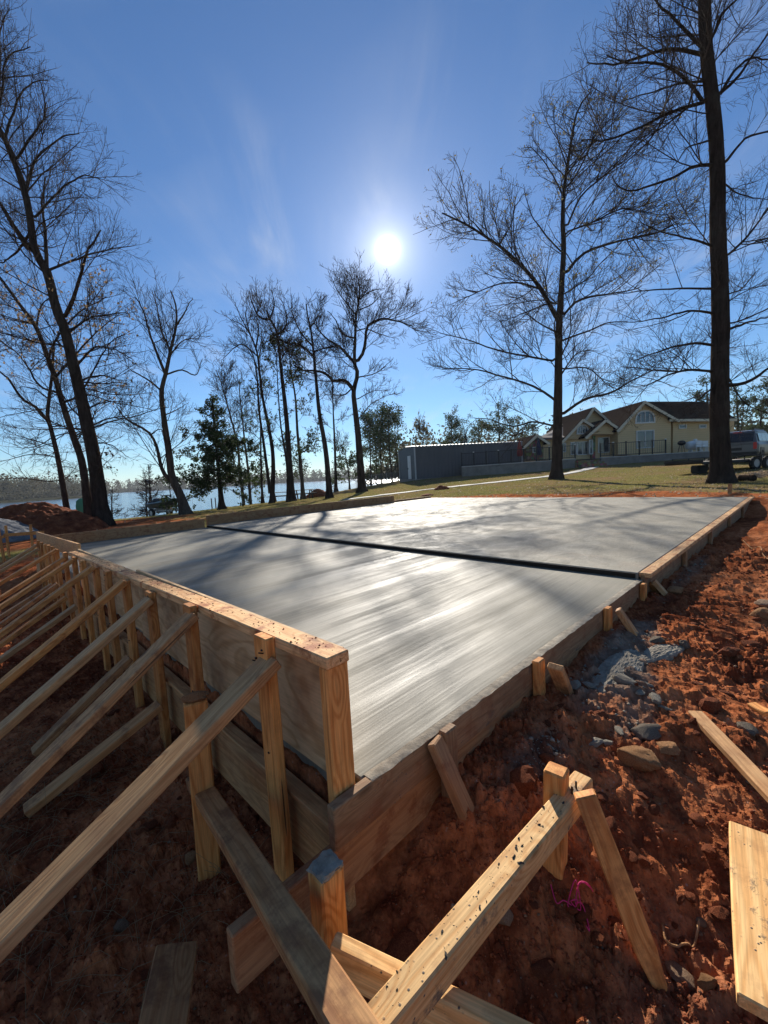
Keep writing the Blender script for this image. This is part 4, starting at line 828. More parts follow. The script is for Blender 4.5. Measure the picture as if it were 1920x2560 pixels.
tree('leafy_tree', 'sparse evergreen between the twin stem and the thickest grove stem', M8((470, 1780), (460, 1500), (455, 1200), (440, 1000), (430, 850)), 33, .10, .02, auto=dict(dens=2.2, t0=.3, t1=.97, ang=(45, 85), frac=.24, lmin=.8, lmax=2.6, up=.02, wig=.15, rk=.012), levels=MID, seed=95, rmin=.010, leaves=dict(n=1.1, size=.15, mat='leaf_evergreen', t0=.1))
tree('bare_tree', 'very thin bare tree between the curved tree and the wide crowned tree', M8((1025, 1720), (1020, 1500), (1012, 1300), (1005, 1150), (1000, 1000), (995, 880)), 42, .17, .03, auto=dict(dens=1.7, t0=.25, t1=.97, ang=(40, 80), frac=.24, lmin=1.2, lmax=3.6, up=.04, wig=.14, rk=.012), levels=MID, seed=96, rmin=.012)
tree('leafy_tree', 'small round evergreen left of the wide crowned tree by the dock', M8((1128, 1710), (1120, 1600), (1105, 1520), (1095, 1440)), 44, .10, .04, auto=dict(dens=5, t0=.25, t1=.97, ang=(50, 90), frac=.5, lmin=.8, lmax=2.2, up=.0, wig=.14, rk=.012), levels=MID[:2], seed=97, rmin=.012, leaves=dict(n=6, size=.22, mat='leaf_evergreen', t0=.1, spread=.12))
# dense evergreen beside the utility trailer
tree('conifer', 'dense dark pyramidal evergreen above the utility trailer', L3((1312, 1560), (1300, 1420), (1280, 1200), (1265, 1050), (1258, 930)), 25, .17, .03,
     auto=dict(dens=15, t0=.20, t1=.99, ang=(70, 100), frac=.46, lmin=.35, lmax=3.3, up=-.015, wig=.09, rk=.010, upbias=-.1, prof=lambda t: np.clip(1.18 * (1 - t) ** .75, .1, 1.0)), levels=(lv(5.0, (35, 65), .38, .25, 1.1, 5, -.01, .10, .010), lv(5.0, (30, 60), .5, .15, .5, 4, -.01, .12, .010)), seed=101, rmin=.008, leaves=dict(n=12, size=.115, mat='needles', t0=.0, spread=.06, droop=.15))
# ------------------------------------------------------------------ pines and woods behind
def pine(label, px, Y, seed, r=.16, crown_from=.55, wide=.22, n=4.5, size=.34, name='pine_tree', group='pines behind the yard'):
    return tree(name, label, px, Y, r, r * .25, auto=dict(dens=3.4, t0=crown_from, t1=.99, ang=(55, 95), frac=wide, lmin=1.0, lmax=4.2, up=.03, wig=.16, rk=.010, upbias=.1, prof=lambda t: np.clip(1.25 - .9 * np.abs(t - .72) / .35, .3, 1.1)),
                levels=(lv(2.6, (30, 65), .4, .5, 1.8, 4, .04, .15, .010),), rmin=.016, seed=seed, leaves=dict(n=n * 4.6, size=size * .6, mat='needles', t0=.25, spread=.24, droop=.0), group=group, trunk_q=16, flare=.3)
Z7 = lambda *p: [(960 + x * .3255, 960 + y * .3255) for x, y in p]
Z8 = lambda *p: [(1400 + x * .3134, 960 + y * .3134) for x, y in p]
pine('tall pine with the highest round crown behind the metal shed', Z7((900, 760), (890, 560), (885, 400), (880, 180)), 66, 201, .22, .30, .26, 7)
pine('broad pine behind the middle of the metal shed roof', Z7((530, 760), (525, 560), (520, 420), (515, 240)), 66, 202, .2, .25, .26, 7)
pine('low pine between the two round pines behind the shed', Z7((740, 760), (735, 560), (730, 440), (725, 310)), 70, 203, .18, .25, .24, 5)
pine('thin pine left of the house gable beyond the patio', Z7((1070, 700), (1068, 560), (1066, 450), (1060, 335)), 62, 204, .14, .35, .2, 5)
pine('small pine right behind the red furled umbrella', Z7((1150, 700), (1148, 520), (1145, 430), (1140, 330)), 68, 205, .14, .4, .2, 5)
pine('pine with a flat crown left of the shed, nearest the dock', M8((1290, 1690), (1285, 1450), (1282, 1300), (1290, 1190)), 52, 206, .13, .45, .24, 4)
pine('slim pine left of the shed, second from the dock', M8((1370, 1680), (1362, 1450), (1365, 1280), (1370, 1150)), 56, 207, .13, .4, .24, 4)
pine('taller pine close to the left end of the shed', M8((1450, 1680), (1430, 1450), (1420, 1280), (1425, 1130)), 54, 208, .14, .45, .25, 5)
pine('thin pine almost touching the left corner of the shed', M8((1500, 1680), (1480, 1450), (1470, 1280), (1475, 1160)), 60, 209, .13, .45, .2, 4)
pine('short pine in front of the dock roofs', M8((1335, 1690), (1330, 1500), (1325, 1380), (1320, 1260)), 60, 210, .11, .4, .24, 4)
pine('dark pine rising over the right roof of the house', Z8((1180, 560), (1180, 300), (1175, 150), (1170, -20)), 58, 211, .2, .4, .2, 5)
pine('leafy pine right of the largest trunk above the silver vehicle', Z8((1420, 560), (1420, 350), (1415, 220), (1405, 60)), 56, 212, .2, .3, .24, 6)
pine('pine at the right edge above the silver vehicle roof', Z8((1600, 560), (1600, 350), (1605, 250), (1620, 130)), 60, 213, .2, .1, .3, 8)
pine('tall pine cut by the right edge of the view', Z8((1700, 560), (1700, 350), (1695, 150), (1680, -60)), 52, 214, .22, .35, .2, 6)
tree('bare_tree', 'pale budding tree behind the left end of the metal shed', Z7((300, 760), (298, 560), (300, 420), (310, 290)), 64, .16, .04, auto=dict(dens=2.2, t0=.25, t1=.97, ang=(35, 70), frac=.3, lmin=1.2, lmax=4, up=.05, wig=.15, rk=.012), levels=MID, seed=215, rmin=.018, twig='twig_warm', trunk_q=16, leaves=dict(n=.5, size=.3, mat='leaf_bud'))
tree('bare_tree', 'thin bare tree poking up between the pines behind the shed', Z7((620, 760), (618, 560), (620, 440), (640, 330)), 74, .16, .04, auto=dict(dens=2.0, t0=.25, t1=.97, ang=(35, 70), frac=.3, lmin=1.2, lmax=4, up=.05, wig=.15, rk=.012), levels=MID, seed=216, rmin=.018, trunk_q=16)
# bald cypresses standing in the shallows
CYP = dict(auto=dict(dens=15, t0=.3, t1=.98, ang=(70, 95), frac=.42, lmin=.25, lmax=1.9, up=.01, wig=.10, rk=.012, upbias=0, prof=lambda t: np.clip(1.05 - t, .1, 1)), levels=(lv(6, (30, 60), .45, .2, .9, 4, .02, .10, .012), lv(5, (30, 60), .5, .12, .4, 3, .02, .12, .012)))
tree('cypress', 'small bare cypress in the water right of the largest leaning tree', L3((665, 1632), (662, 1580), (664, 1530), (666, 1462)), 33, .10, .02, seed=221, rmin=.012, flare=1.6, trunk_q=14, **CYP)
tree('cypress', 'bare cypress behind the watercraft with layered level branches', L3((868, 1600), (866, 1520), (862, 1430), (858, 1380)), 33, .09, .02, seed=222, rmin=.012, flare=1.2, trunk_q=14, **CYP)
tree('cypress', 'taller bare cypress just right of its twin behind the watercraft', L3((890, 1600), (888, 1500), (884, 1400), (878, 1330)), 34, .10, .02, seed=223, rmin=.012, flare=1.2, trunk_q=14, **CYP)

def cards(name, centres, radii, n, size, mat, seed, label, parent=None):
    g = np.random.default_rng(seed); C = np.repeat(np.asarray(centres, float), n, 0); Rr = np.repeat(np.asarray(radii, float), n, 0)
    d = nrm(g.normal(size=C.shape)) * (g.uniform(0, 1, (len(C), 1)) ** .45); p = C + d * Rr
    u = nrm(g.normal(size=C.shape)); v = nrm(np.cross(u, g.normal(size=C.shape))); s = size * g.uniform(.5, 1.3, (len(C), 1))
    V = np.stack([p - u * s, p + v * s * .6, p + u * s, p - v * s * .6], 1).reshape(-1, 3)
    o = link(name, mesh_from(name, V, np.arange(len(V)).reshape(-1, 4), M[mat])); tag(o, label, 'woodland', kind='stuff'); return o
def build_woods():
    g = np.random.default_rng(5); C, R_ = [], []
    for x in np.arange(-480, 140, 2.4):                                   # far shore
        y = 566 + 30 * float(pnoise(np.array([x * .01]), np.array([.5]))[0]) + g.uniform(0, 26); h = g.uniform(13, 18)
        C.append((x + g.uniform(-2, 2), y, -1.2 + h * .52)); R_.append((g.uniform(3, 5), 4, h * .52))
    for k in range(240):                                                  # low undergrowth closing the gaps
        x = -480 + k * 2.6; C.append((x, 563 + g.uniform(-4, 8), 1.0)); R_.append((4.5, 3, 3.2))
    cards('woodland', C, R_, 75, 1.1, 'far_wood', 6, 'hazy wooded shore on the far side of the lake')
    C, R_ = [], []
    for k in range(230):                                                  # nearer wooded point on the left
        t = g.uniform(0, 1); r = 268 + 120 * t ** 1.5 + g.uniform(0, 30); a = math.radians(-48 + 15.5 * t + g.uniform(-4, 0.4)); h = g.uniform(10, 18) * (1 - .15 * t)
        C.append((r * math.sin(a), r * math.cos(a), -1.4 + h * .55)); R_.append((g.uniform(2.4, 4.4), 4, h * g.uniform(.40, .55)))
    for k in range(160):
        t = k / 160; r = 264 + 120 * t ** 1.5; a = math.radians(-49 + 16 * t); C.append((r * math.sin(a), r * math.cos(a), .6)); R_.append((3, 3, 3))
    cards('woodland', C, R_, 100, .7, 'far_wood', 8, 'wooded point across the water at the left edge')
    C, R_ = [], []
    for k in range(150):                                                  # woods behind shed and house
        x = g.uniform(-1, 120); y = g.uniform(84, 118); h = g.uniform(7, 12.5) ; C.append((x, y, .8 + h * .45)); R_.append((3.2, 3.2, h * .5))
    for k in range(60):
        x = -1.5 + k * 1.2; C.append((x, 78 + g.uniform(-2, 3), 1.4)); R_.append((1.8, 1.6, 1.8))
    cards('woodland', C, R_, 150, .38, 'far_wood', 9, 'dim wood behind the shed and the house')
build_woods()

# ------------------------------------------------------------------ path over the lawn
def ong(px, py):
    d = ray(px, py); t = np.concatenate([np.linspace(.5, 20, 400), np.linspace(20, 90, 700)]) / d.y
    z = CAM_H + d.z * t; h = ground_z(d.x * t, d.y * t, False); k = np.argmax(z < h)
    return Vector((d.x * t[k], d.y * t[k], h[k]))
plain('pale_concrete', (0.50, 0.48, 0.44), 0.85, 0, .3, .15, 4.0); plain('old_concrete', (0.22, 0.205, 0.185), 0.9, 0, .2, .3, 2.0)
def ribbon(name, pts, width, mat, label, thick=.03):
    P = resample([tuple(p) for p in pts], 60); T = np.gradient(P, axis=0); T[:, 2] = 0; T = nrm(T); n = np.stack([-T[:, 1], T[:, 0], T[:, 2] * 0], 1)
    V, F_ = [], []
    for i in range(60):
        l, r = P[i] + n[i] * width / 2, P[i] - n[i] * width / 2
        zl, zr = gz(l[0], l[1]) + thick, gz(r[0], r[1]) + thick
        V += [(l[0], l[1], zl), (r[0], r[1], zr), (l[0], l[1], zl - .15), (r[0], r[1], zr - .15)]
    for i in range(59):
        a = i * 4; b = a + 4; F_ += [(a, b, b + 1, a + 1), (a, a + 2, b + 2, b), (a + 1, b + 1, b + 3, a + 3)]
    o = link(name, mesh_from(name, V, F_, mat)); tag(o, label, kind='structure'); return o
ribbon('path', [ong(860, 1250), ong(960, 1238), ong(1100, 1221), ong(1250, 1205), ong(1364, 1192), ong(1430, 1182), ong(1475, 1171), ong(1493, 1163)], .75, M['pale_concrete'], 'pale concrete path curving over the lawn to the house steps')

# ------------------------------------------------------------------ house
def mat_siding():
    t = MT('siding'); p = t.pos(); s = t.new('SeparateXYZ'); t.L.new(p, s.inputs[0]); z = t.math('FRACT', t.math('MULTIPLY', s.outputs[2], 5.5))
    n = t.noise(p, 1.2, 4, .6); c = t.mix(n, (0.62, 0.43, 0.21), (0.70, 0.51, 0.28)); c = t.mix(t.rng(z, 0, .12, .55, 0), c, (0.20, 0.14, 0.06))
    M['siding'] = t.set(color=c, rough=.7, normal=t.bump(z, .5, .02))
    t = MT('shingles'); p = t.pos(); n = t.noise(t.mapping(p, (4, 4, 12)), 1.0, 4, .7); n2 = t.noise(p, .7, 3, .5); c = t.mix(n, (0.012, 0.009, 0.008), (0.045, 0.035, 0.030))
    M['shingles'] = t.set(color=c, rough=1.0, spec=0.0, normal=t.bump(n, .6, .02))
    t = MT('grey_shingles'); p = t.pos(); n = t.noise(t.mapping(p, (4, 4, 12)), 1.0, 4, .7); M['grey_shingles'] = t.set(color=t.mix(n, (0.09, 0.08, 0.075), (0.19, 0.17, 0.155)), rough=.9)
    t = MT('fieldstone'); p = t.pos(); v = t.voro(p, 4.5); vc = t.voro(p, 4.5, out='Color'); c = t.mix(.5, t.ramp(v, [(0, (0.35, 0.24, 0.14)), (.6, (0.2, 0.13, 0.08))]), vc, 'OVERLAY'); M['fieldstone'] = t.set(color=c, rough=.9)
    t = MT('window_glass'); n = t.noise(t.pos(), .6, 2, .5); M['window_glass'] = t.set(color=t.mix(n, (0.015, 0.025, 0.035), (0.06, 0.085, 0.11)), rough=.06, spec=.8)
mat_siding(); plain('trim', (0.62, 0.55, 0.40), .6); plain('white_trim', (0.72, 0.70, 0.65), .5); plain('door_wood', (0.42, 0.20, 0.08), .6); plain('black_metal', (0.018, 0.018, 0.02), .45, .3); plain('rubber', (0.018, 0.017, 0.016), .85)
HY = 36.0
def build_house():
    c = at(1600, 1140, HY); h = empty('house', (c.x, HY + 4, 1.3), 'yellow house with dark gabled roofs and arched gable windows', 'house'); O = h.location
    def pt(p, Y): return at(p[0], p[1], Y)
    def solid(name, poly, Y, depth, mat, parent=h):
        """wall: outline in photo pixels at distance Y, carried back by depth"""
        P = [pt(p, Y) for p in poly]; n = len(P); V = [tuple(q - O) for q in P] + [tuple(q + Vector((0, depth, 0)) - O) for q in P]
        F_ = [tuple(range(n)), tuple(range(2 * n - 1, n - 1, -1))] + [(i, i + n, (i + 1) % n + n, (i + 1) % n) for i in range(n)]
        bm = bmesh.new(); vs = [bm.verts.new(v) for v in V]; [bm.faces.new([vs[i] for i in f]) for f in F_]; bmesh.ops.recalc_face_normals(bm, faces=bm.faces[:])
        return bm_obj(name, bm, mat, parent)
    def roof_slab(name, a, b, c_, d, mat, parent=h, th=.12):
        P = [Vector(q) for q in (a, b, c_, d)]; n = (P[1] - P[0]).cross(P[3] - P[0]).normalized(); n = n if n.z > 0 else -n
        V = [q - O for q in P] + [q - O + n * th for q in P]; bm = bmesh.new(); vs = [bm.verts.new(v) for v in V]
        for f in ((0, 1, 2, 3), (7, 6, 5, 4), (0, 4, 5, 1), (1, 5, 6, 2), (2, 6, 7, 3), (3, 7, 4, 0)): bm.faces.new([vs[i] for i in f])
        bmesh.ops.recalc_face_normals(bm, faces=bm.faces[:]); return bm_obj(name, bm, mat, parent)
    def gable(L_, P_, R_, yb, Y, depth, wall='siding', roof='shingles', ov=.45):
        l, p, r = Z8(L_)[0], Z8(P_)[0], Z8(R_)[0]; bl, br = Z8((L_[0], yb))[0], Z8((R_[0], yb))[0]
        solid('gable_wall', [bl, br, r, p, l], Y, depth, M[wall])
        a, b, c_ = pt(l, Y), pt(p, Y), pt(r, Y); f = Vector((0, -ov, 0)); k = Vector((0, depth, 0))
        for e, s in ((a, -1), (c_, 1)):
            o_ = (e - b).normalized() * .45
            rf = roof_slab('roof', b + f, e + o_ + f, e + o_ + k, b + k, M[roof])
            q0, q1 = b + f + Vector((0, -.03, -.02)), e + o_ + f + Vector((0, -.03, -.02))
            bar('fascia', q0, q1, .05, .2, M['trim'], rf, bevel=0, nseg=1)
    def window(x0, y0, x1, y1, Y, mull=1, name='window'):
        A_, B_ = pt(Z8((x0, y1))[0], Y), pt(Z8((x1, y0))[0], Y); w_, hh = abs(B_.x - A_.x), abs(B_.z - A_.z); cx, cz = (A_.x + B_.x) / 2, (A_.z + B_.z) / 2
        bm = bmesh.new(); t = .06
        for (dx, dz, sx, sz) in ((0, hh / 2 + t / 2, w_ + 2 * t, t), (0, -hh / 2 - t / 2, w_ + 2 * t, t), (-w_ / 2 - t / 2, 0, t, hh), (w_ / 2 + t / 2, 0, t, hh)): add_box(bm, (dx, 0, dz), (sx, .1, sz))
        for i in range(1, mull): add_box(bm, (-w_ / 2 + w_ * i / mull, .02, 0), (.05, .06, hh))
        f = bm_obj(name, bm, M['white_trim'], h); f.matrix_basis = rel(h, Matrix.Translation((cx, Y - .04, cz)))
        for i in range(mull): box('pane', (cx - w_ / 2 + w_ * (i + .5) / mull, Y - .015, cz), (w_ / mull - .05, .02, hh - .01), M['window_glass'], f)
        return f
    def arch(xc, yb, wpx, hpx, Y):
        c_ = pt(Z8((xc, yb))[0], Y); rx = wpx * .3134 * Y / F_PX / 2; rz = hpx * .3134 * Y / F_PX
        bm = bmesh.new(); n = 16; o_, i_ = [], []
        for k in range(n + 1):
            a = math.pi * k / n; sq = .78
            X_, Zz = math.copysign(abs(math.cos(a)) ** sq, math.cos(a)), math.sin(a) ** sq
            o_.append((X_ * (rx + .1), Zz * (rz + .1))); i_.append((X_ * rx, Zz * rz))
        for (p0, p1, q0, q1) in zip(o_, o_[1:], i_, i_[1:]):
            vs = [bm.verts.new((p0[0], -.05, p0[1])), bm.verts.new((p1[0], -.05, p1[1])), bm.verts.new((q1[0], -.05, q1[1])), bm.verts.new((q0[0], -.05, q0[1]))]; bm.faces.new(vs)
        add_box(bm, (0, -.02, -.05), (2 * rx + .2, .06, .1)); add_box(bm, (0, -.02, rz / 2), (.05, .05, rz)); add_box(bm, (-rx * .5, -.02, rz * .38), (.05, .05, rz * .8)); add_box(bm, (rx * .5, -.02, rz * .38), (.05, .05, rz * .8))
        f = bm_obj('arched_window', bm, M['white_trim'], h); f.matrix_basis = rel(h, Matrix.Translation((c_.x, Y - .03, c_.z)))
        bm = bmesh.new(); bm.faces.new([bm.verts.new((x, 0, z)) for x, z in i_]); o = bm_obj('pane', bm, M['window_glass'], f); o.matrix_basis = Matrix.Translation((0, .0, 0))
    # right block: front gable and long side wing
    gable((462, 352), (650, 150), (885, 282), 565, HY, 9.0)
    solid('wing_wall', Z8((900, 286), (1390, 284), (1390, 570), (900, 565)), HY + .3, 8.0, M['siding'])
    e0, e1 = pt(Z8((872, 292))[0], HY - .3), pt(Z8((1408, 288))[0], HY - .3); k0, k1 = pt(Z8((690, 150))[0], HY + 4.3), pt(Z8((1150, 150))[0], HY + 4.3)
    roof_slab('roof', e0, e1, k1, k0, M['shingles']); roof_slab('roof', e1, e1 + Vector((0, 9.2, 0)), k1 + Vector((0, .1, 0)), k1, M['shingles'])
    bar('fascia', e0 + Vector((0, -.04, .02)), e1 + Vector((0, -.04, .02)), .05, .2, M['trim'], h, bevel=0, nseg=1)
    arch(676, 305, 140, 82, HY); window(612, 372, 742, 510, HY - .01, 2); window(950, 328, 1000, 352, HY + .29); window(1112, 328, 1158, 350, HY + .29)
    # middle: recessed entrance under two small gables, a larger one behind
    gable((100, 420), (250, 198), (425, 350), 450, HY + 2.6, 7.5)
    gable((30, 436), (165, 292), (262, 352), 440, HY + .9, 4.5); gable((215, 408), (345, 294), (425, 348), 400, HY + .2, 4.0)
    solid('wall', Z8((0, 440), (470, 375), (470, 595), (0, 610)), HY + 1.2, 6.0, M['siding'])
    solid('stone_pier', Z8((252, 415), (282, 412), (282, 600), (252, 602)), HY + .9, .5, M['fieldstone'])
    solid('door', Z8((418, 390), (468, 386), (468, 502), (418, 506)), HY + 1.12, .06, M['door_wood'])
    arch(178, 392, 78, 58, HY + .88); window(88, 468, 122, 560, HY + 1.18); window(140, 462, 218, 562, HY + 1.18, 2, 'french_door'); window(236, 450, 254, 556, HY + .88); window(308, 428, 388, 545, HY + 1.18); window(0, 475, 40, 540, HY + 1.18)
    # left: grey hip roof and a low stone wing
    a, b, c_, d = pt(Z8((-170, 440))[0], HY + .6), pt(Z8((30, 436))[0], HY + .6), pt(Z8((215, 246))[0], HY + 7), pt(Z8((20, 330))[0], HY + 7)
    roof_slab('roof', a, b, c_, d, M['grey_shingles'])
    solid('wall', Z8((-170, 446), (0, 440), (0, 600), (-170, 600)), HY + 1.3, 6.0, M['siding'])
    z7 = lambda x, y: ((960 + x * .3255 - 1400) / .3134, (y * .3255) / .3134)
    gable(z7(1092, 462), z7(1160, 398), z7(1222, 440), z7(1160, 580)[1], HY + .4, 4.0, wall='fieldstone'); x0, y0 = z7(1146, 488); x1, y1 = z7(1174, 525); window(x0, y0, x1, y1, HY + .39)
    return h
build_house()

# ------------------------------------------------------------------ retaining wall, steps, fence, patio things
def build_terrace():
    T0, T1 = at(1155, 1168, 34.0), at(1440, 1148, 33.0); U0, U1 = at(1503, 1145, 32.6), at(1790, 1128, 31.4)
    for nm, p, q, lab in (('retaining_wall', T0, T1, 'low grey concrete retaining wall below the railing left of the steps'), ('retaining_wall', U0, U1, 'low concrete retaining wall below the yellow gable right of the steps')):
        o = empty(nm, ((p.x + q.x) / 2, (p.y + q.y) / 2, gz((p.x + q.x) / 2, (p.y + q.y) / 2) - .1), lab, 'wall')
        P = [p + (q - p) * t for t in np.linspace(0, 1, 9)]
        bm = bmesh.new(); L_ = o.location
        rows = []
        for r_ in P: rows.append([bm.verts.new(Vector((r_.x, r_.y + dy, z)) - L_) for dy, z in ((0, gz(r_.x, r_.y) - .4), (0, r_.z), (.25, r_.z), (.25, gz(r_.x, r_.y) - .4))])
        for a, b in zip(rows, rows[1:]):
            for k in range(3): bm.faces.new((a[k], b[k], b[k + 1], a[k + 1]))
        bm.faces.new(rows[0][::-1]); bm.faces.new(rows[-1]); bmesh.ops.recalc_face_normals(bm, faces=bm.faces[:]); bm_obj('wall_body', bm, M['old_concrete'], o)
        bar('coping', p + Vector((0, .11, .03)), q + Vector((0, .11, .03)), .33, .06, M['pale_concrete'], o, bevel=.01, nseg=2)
    # terrace fill behind the walls
    V = [T0 + Vector((.2, .2, -.03)), T1 + Vector((0, .2, -.03)), U0 + Vector((0, .2, -.03)), U1 + Vector((0, .2, -.03)), Vector((U1.x + 3, 46, U1.z)), Vector((T0.x - .5, 46, T0.z))]
    o = link('patio', mesh_from('patio', V, [tuple(range(6))], M['old_concrete'])); tag(o, 'concrete patio between the retaining wall and the house', kind='structure')
    s = empty('steps', (at(1470, 1158, 32.8).x, 32.6, gz(at(1470, 1158, 32.8).x, 32.6)), 'dark stone steps where the path meets the patio', 'steps')
    for k in range(4):
        a, b = at(1438, 1149, 33), at(1506, 1145, 32.7); z1_ = gz(a.x, 32) + .12 + k * .155; box('step', ((a.x + b.x) / 2, 31.9 + k * .34, z1_ - .4), (b.x - a.x, .36, .8), M['fieldstone'], s, .01)
    def railing(p, q, n, hgt, label):
        o = empty('railing', ((p.x + q.x) / 2, (p.y + q.y) / 2, (p.z + q.z) / 2), label, 'railing')
        for i in range(n + 1):
            r_ = p + (q - p) * (i / n); ps = bar('post', r_, r_ + Vector((0, 0, hgt)), .07, .07, M['black_metal'], o, up=(1, 0, 0), bevel=0, nseg=1); box('cap', r_ + Vector((0, 0, hgt + .02)), (.10, .10, .05), M['white_trim' if i % 2 else 'black_metal'], ps)
        for z in (.1, hgt - .04): bar('rail', p + Vector((0, 0, z)), q + Vector((0, 0, z)), .04, .045, M['black_metal'], o, bevel=0, nseg=1)
        bm = bmesh.new(); m_ = int((q - p).length / .12); L_ = o.location
        for i in range(m_):
            r_ = p + (q - p) * ((i + .5) / m_); add_box(bm, r_ + Vector((0, 0, hgt / 2)) - L_, (.016, .016, hgt - .15))
        g = bm_obj('pickets', bm, M['black_metal'], o); g['kind'] = 'stuff'
    up = Vector((0, .12, .06))
    railing(T0 + up, T1 + up, 9, 1.05, 'black metal railing on the retaining wall beside the shed'); railing(U0 + up, U0 + (U1 - U0) * .58 + up, 5, 1.05, 'black metal railing on the retaining wall in front of the yellow gable')
    # furled parasols
    for px, py, col, lab in ((1347, 1136, 'navy', 'furled dark blue patio umbrella left of the broad tree trunk'), (1300, 1150, 'red_cloth', 'furled red umbrella at the right end of the shed')):
        b = at(px, py, 35.6); b.z = T1.z - .35; o = empty('patio_umbrella', b, lab, 'umbrella')
        bar('pole', b, b + Vector((0, 0, 2.3)), .05, .05, M['black_metal'], o, up=(1, 0, 0), bevel=0); prof = [(.9, .16), (1.1, .2), (1.5, .17), (1.9, .11), (2.25, .03)]; bm = bmesh.new(); rings = []
        for z, r_ in prof: rings.append([bm.verts.new((r_ * (1 + .25 * math.cos(4 * a)) * math.cos(a), r_ * (1 + .25 * math.cos(4 * a)) * math.sin(a), z)) for a in np.linspace(0, 2 * math.pi, 16, endpoint=False)])
        for a, c_ in zip(rings, rings[1:]):
            for k in range(16): bm.faces.new((a[k], a[(k + 1) % 16], c_[(k + 1) % 16], c_[k]))
        bm_obj('canopy', bm, M[col], o, smooth=True)
    # gas tank, grill, plastic chairs by the wing wall
    t = at(1738, 1122, 34.6); z = U1.z; o = empty('gas_tank', (t.x, t.y, z), 'white gas tank on legs against the yellow wing wall', 'tank')
    bm = bmesh.new(); bmesh.ops.create_uvsphere(bm, u_segments=20, v_segments=12, radius=1)
    for v in bm.verts: v.co = Vector((math.copysign(min(abs(v.co.x) * 1.5, 1), v.co.x) * .62 + v.co.x * .1, v.co.y * .38, v.co.z * .38 + .62))
    bm_obj('vessel', bm, M['white_trim'], o, smooth=True); [box('leg', (t.x + dx, t.y, z + .13), (.08, .4, .26), M['white_trim'], o) for dx in (-.4, .4)]; box('valve_dome', (t.x, t.y, z + 1.05), (.22, .22, .14), M['white_trim'], o, .03)
    gx = at(1704, 1122, 34.4); o = empty('grill', (gx.x, gx.y, z), 'dark kettle grill beside the gas tank', 'grill'); bm = bmesh.new(); bmesh.ops.create_uvsphere(bm, u_segments=16, v_segments=10, radius=.29, matrix=Matrix.Translation((0, 0, .85)) @ Matrix.Diagonal((1, 1, .72, 1))); bm_obj('bowl', bm, M['black_metal'], o, smooth=True)
    for a in (0, 2.1, 4.2): bar('leg', (gx.x + .12 * math.cos(a), gx.y + .12 * math.sin(a), z + .7), (gx.x + .3 * math.cos(a), gx.y + .3 * math.sin(a), z), .03, .03, M['black_metal'], o, up=(1, 0, 0), bevel=0, nseg=1)
    for i, (px, lab) in enumerate(((1752, 'left white plastic chair right of the gas tank'), (1768, 'right white plastic chair nearest the largest tree trunk'))):
        c_ = at(px, 1122, 33.6); o = empty('plastic_chair', (c_.x, c_.y, z), lab, 'chair', 'white chairs by the wall'); box('seat', (c_.x, c_.y, z + .43), (.46, .46, .04), M['white_trim'], o, .01); box('backrest', (c_.x, c_.y + .22, z + .68), (.46, .04, .44), M['white_trim'], o, .01)
        for sx in (-.2, .2):
            for sy in (-.2, .2): box('leg', (c_.x + sx, c_.y + sy, z + .205), (.04, .04, .41), M['white_trim'], o)
            box('armrest', (c_.x + sx * 1.1, c_.y, z + .64), (.04, .42, .03), M['white_trim'], o)
plain('navy', (0.015, 0.02, 0.06), .8); plain('red_cloth', (0.25, 0.02, 0.02), .8)
build_terrace()

